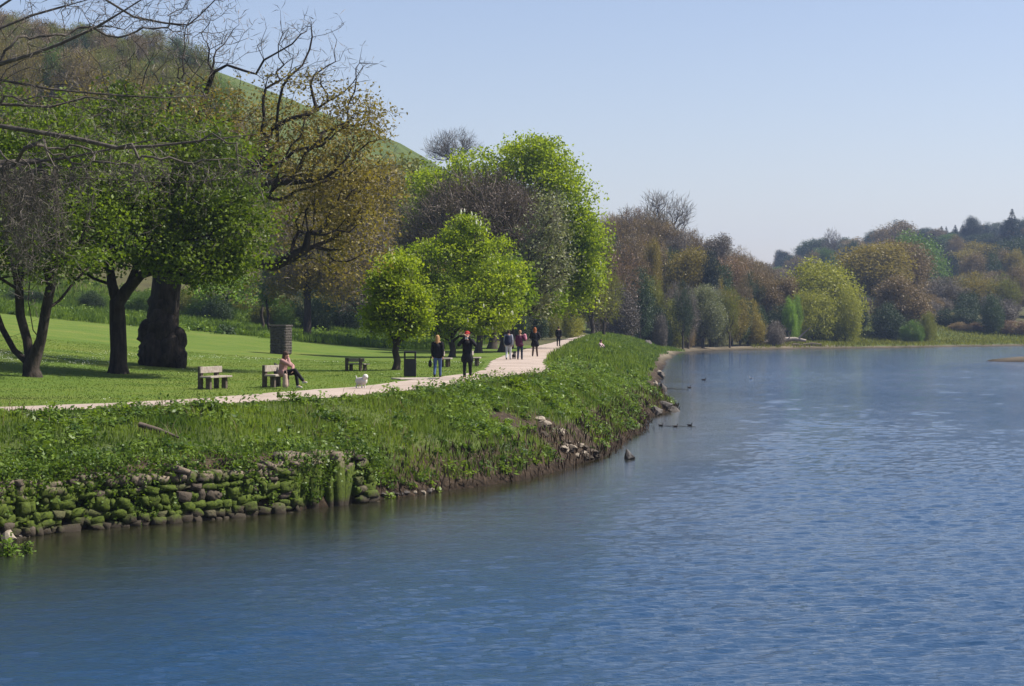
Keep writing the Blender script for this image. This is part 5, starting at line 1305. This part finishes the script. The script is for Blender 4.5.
def dog(label, loc, rz, hgt, mat, dark=BLACK, shag=1.0):
    r = empty("dog", loc, rz); k = hgt / .40; r.scale = (k, k, k)
    S = [((0, -.16, .26), (0, .16, .27), .080 * shag, .095 * shag, (.95, 1, 1)), ((0, .14, .29), (0, .24, .38), .07, .06), ((0, .25, .40), (0, .28, .40), .072 * shag, .062), ((0, .30, .385), (0, .37, .37), .038, .026),
         ((0, -.22, .30), (0, -.29, .42), .024, .016)]
    for s in (-1, 1):
        S += [((s * .055, .14, .22), (s * .055, .13, .12), .036, .025), ((s * .055, .13, .12), (s * .055, .14, .02), .024, .022), ((s * .055, .14, .015), (s * .055, .17, .015), .024, .02),
              ((s * .055, -.15, .24), (s * .06, -.10, .15), .05, .03), ((s * .06, -.10, .15), (s * .06, -.20, .10), .028, .021), ((s * .06, -.20, .10), (s * .06, -.17, .015), .02, .02), ((s * .06, -.17, .015), (s * .06, -.14, .015), .022, .018),
              ((s * .05, .25, .45), (s * .075, .24, .38), .026, .02)]
    fuse("body", S, mat, r, .011, 2); fuse("nose", [((0, .39, .375), (0, .395, .375), .014, .012)], BLACK, r, .006, 1)
    for s in (-1, 1): fuse("eye", [((s * .032, .325, .425), (s * .033, .325, .425), .010, .010)], BLACK, r, .005, 1)
    return tag(r, label, "dog")
dog("small shaggy white dog standing at the path's edge", at(361, 389), facing(.8, -1), .41, fab("white_fur", (.62, .58, .52)), shag=1.35)
dog("small black dog walking between the two nearest walkers of the group", at(514, 359.6), facing(.2, 1), .40, fab("black_fur", (.015, .014, .014)))

def duck(label, u, v, s, mat, rz, group=None):
    d = FPX * CAM_H / (v - HZ); r = empty("duck", ((u - 512) / FPX * d, d, 0.0), rz); r.scale = (s, s, s)
    fuse("body", [((0, -.14, .07), (0, .10, .07), .075, .085, (1, 1, .85)), ((0, -.20, .10), (0, -.27, .14), .04, .015), ((0, .14, .11), (0, .17, .22), .035, .028), ((0, .17, .25), (0, .19, .25), .045, .038)], mat, r, .012, 2)
    fuse("beak", [((0, .23, .245), (0, .28, .235), .018, .012, (1, 1, .5))], BEIGE, r, .006, 1)
    for s_ in (-1, 1): fuse("wing", [((s_ * .06, .06, .10), (s_ * .055, -.16, .12), .05, .025, (.4, 1, .8))], BRN, r, .012, 2)
    return tag(r, label, "duck", group)
DK = fab("dark_plumage", (.035, .03, .028)); PL = fab("pale_plumage", (.5, .5, .5))
duck("dark duck on the water nearest the bank, left of three in a row", 661, 426, .5, DK, radians(-100))
duck("dark duck in the middle of the row of three off the bank", 675.5, 427, .5, DK, radians(-80))
duck("upright dark duck at the right end of the row of three", 690, 426, .55, DK, radians(-120))
duck("dark duck beyond the muddy point, alone on open water", 704, 380.5, .8, DK, radians(-90))
duck("small bird standing up at the end of the low branch in the water", 689.5, 388, .7, DK, radians(-60))
duck("pale gull-like bird far out on the river", 751, 379, .7, PL, radians(90))
# ---------------------------------------------------------------- haze
bm = bmesh.new(); bmesh.ops.create_cube(bm, size=1); me = bpy.data.meshes.new("haze"); bm.to_mesh(me); bm.free()
hzo = bpy.data.objects.new("haze", me); COL.objects.link(hzo); lo_, hi_ = -12.0, 140.0
hzo.scale = (6400, 3400, hi_ - lo_); hzo.location = (0, 1470, (lo_ + hi_) / 2)
m, nt, out = new_mat("haze_air"); v = N(nt, "ShaderNodeVolumePrincipled"); v.inputs["Color"].default_value = (.52, .68, 1, 1); v.inputs["Density"].default_value = .00017
v.inputs["Anisotropy"].default_value = .2
nt.links.new(v.outputs[0], out.inputs["Volume"]); me.materials.append(m); tag(hzo, "thin blue haze over the far hills", "haze", kind="stuff")
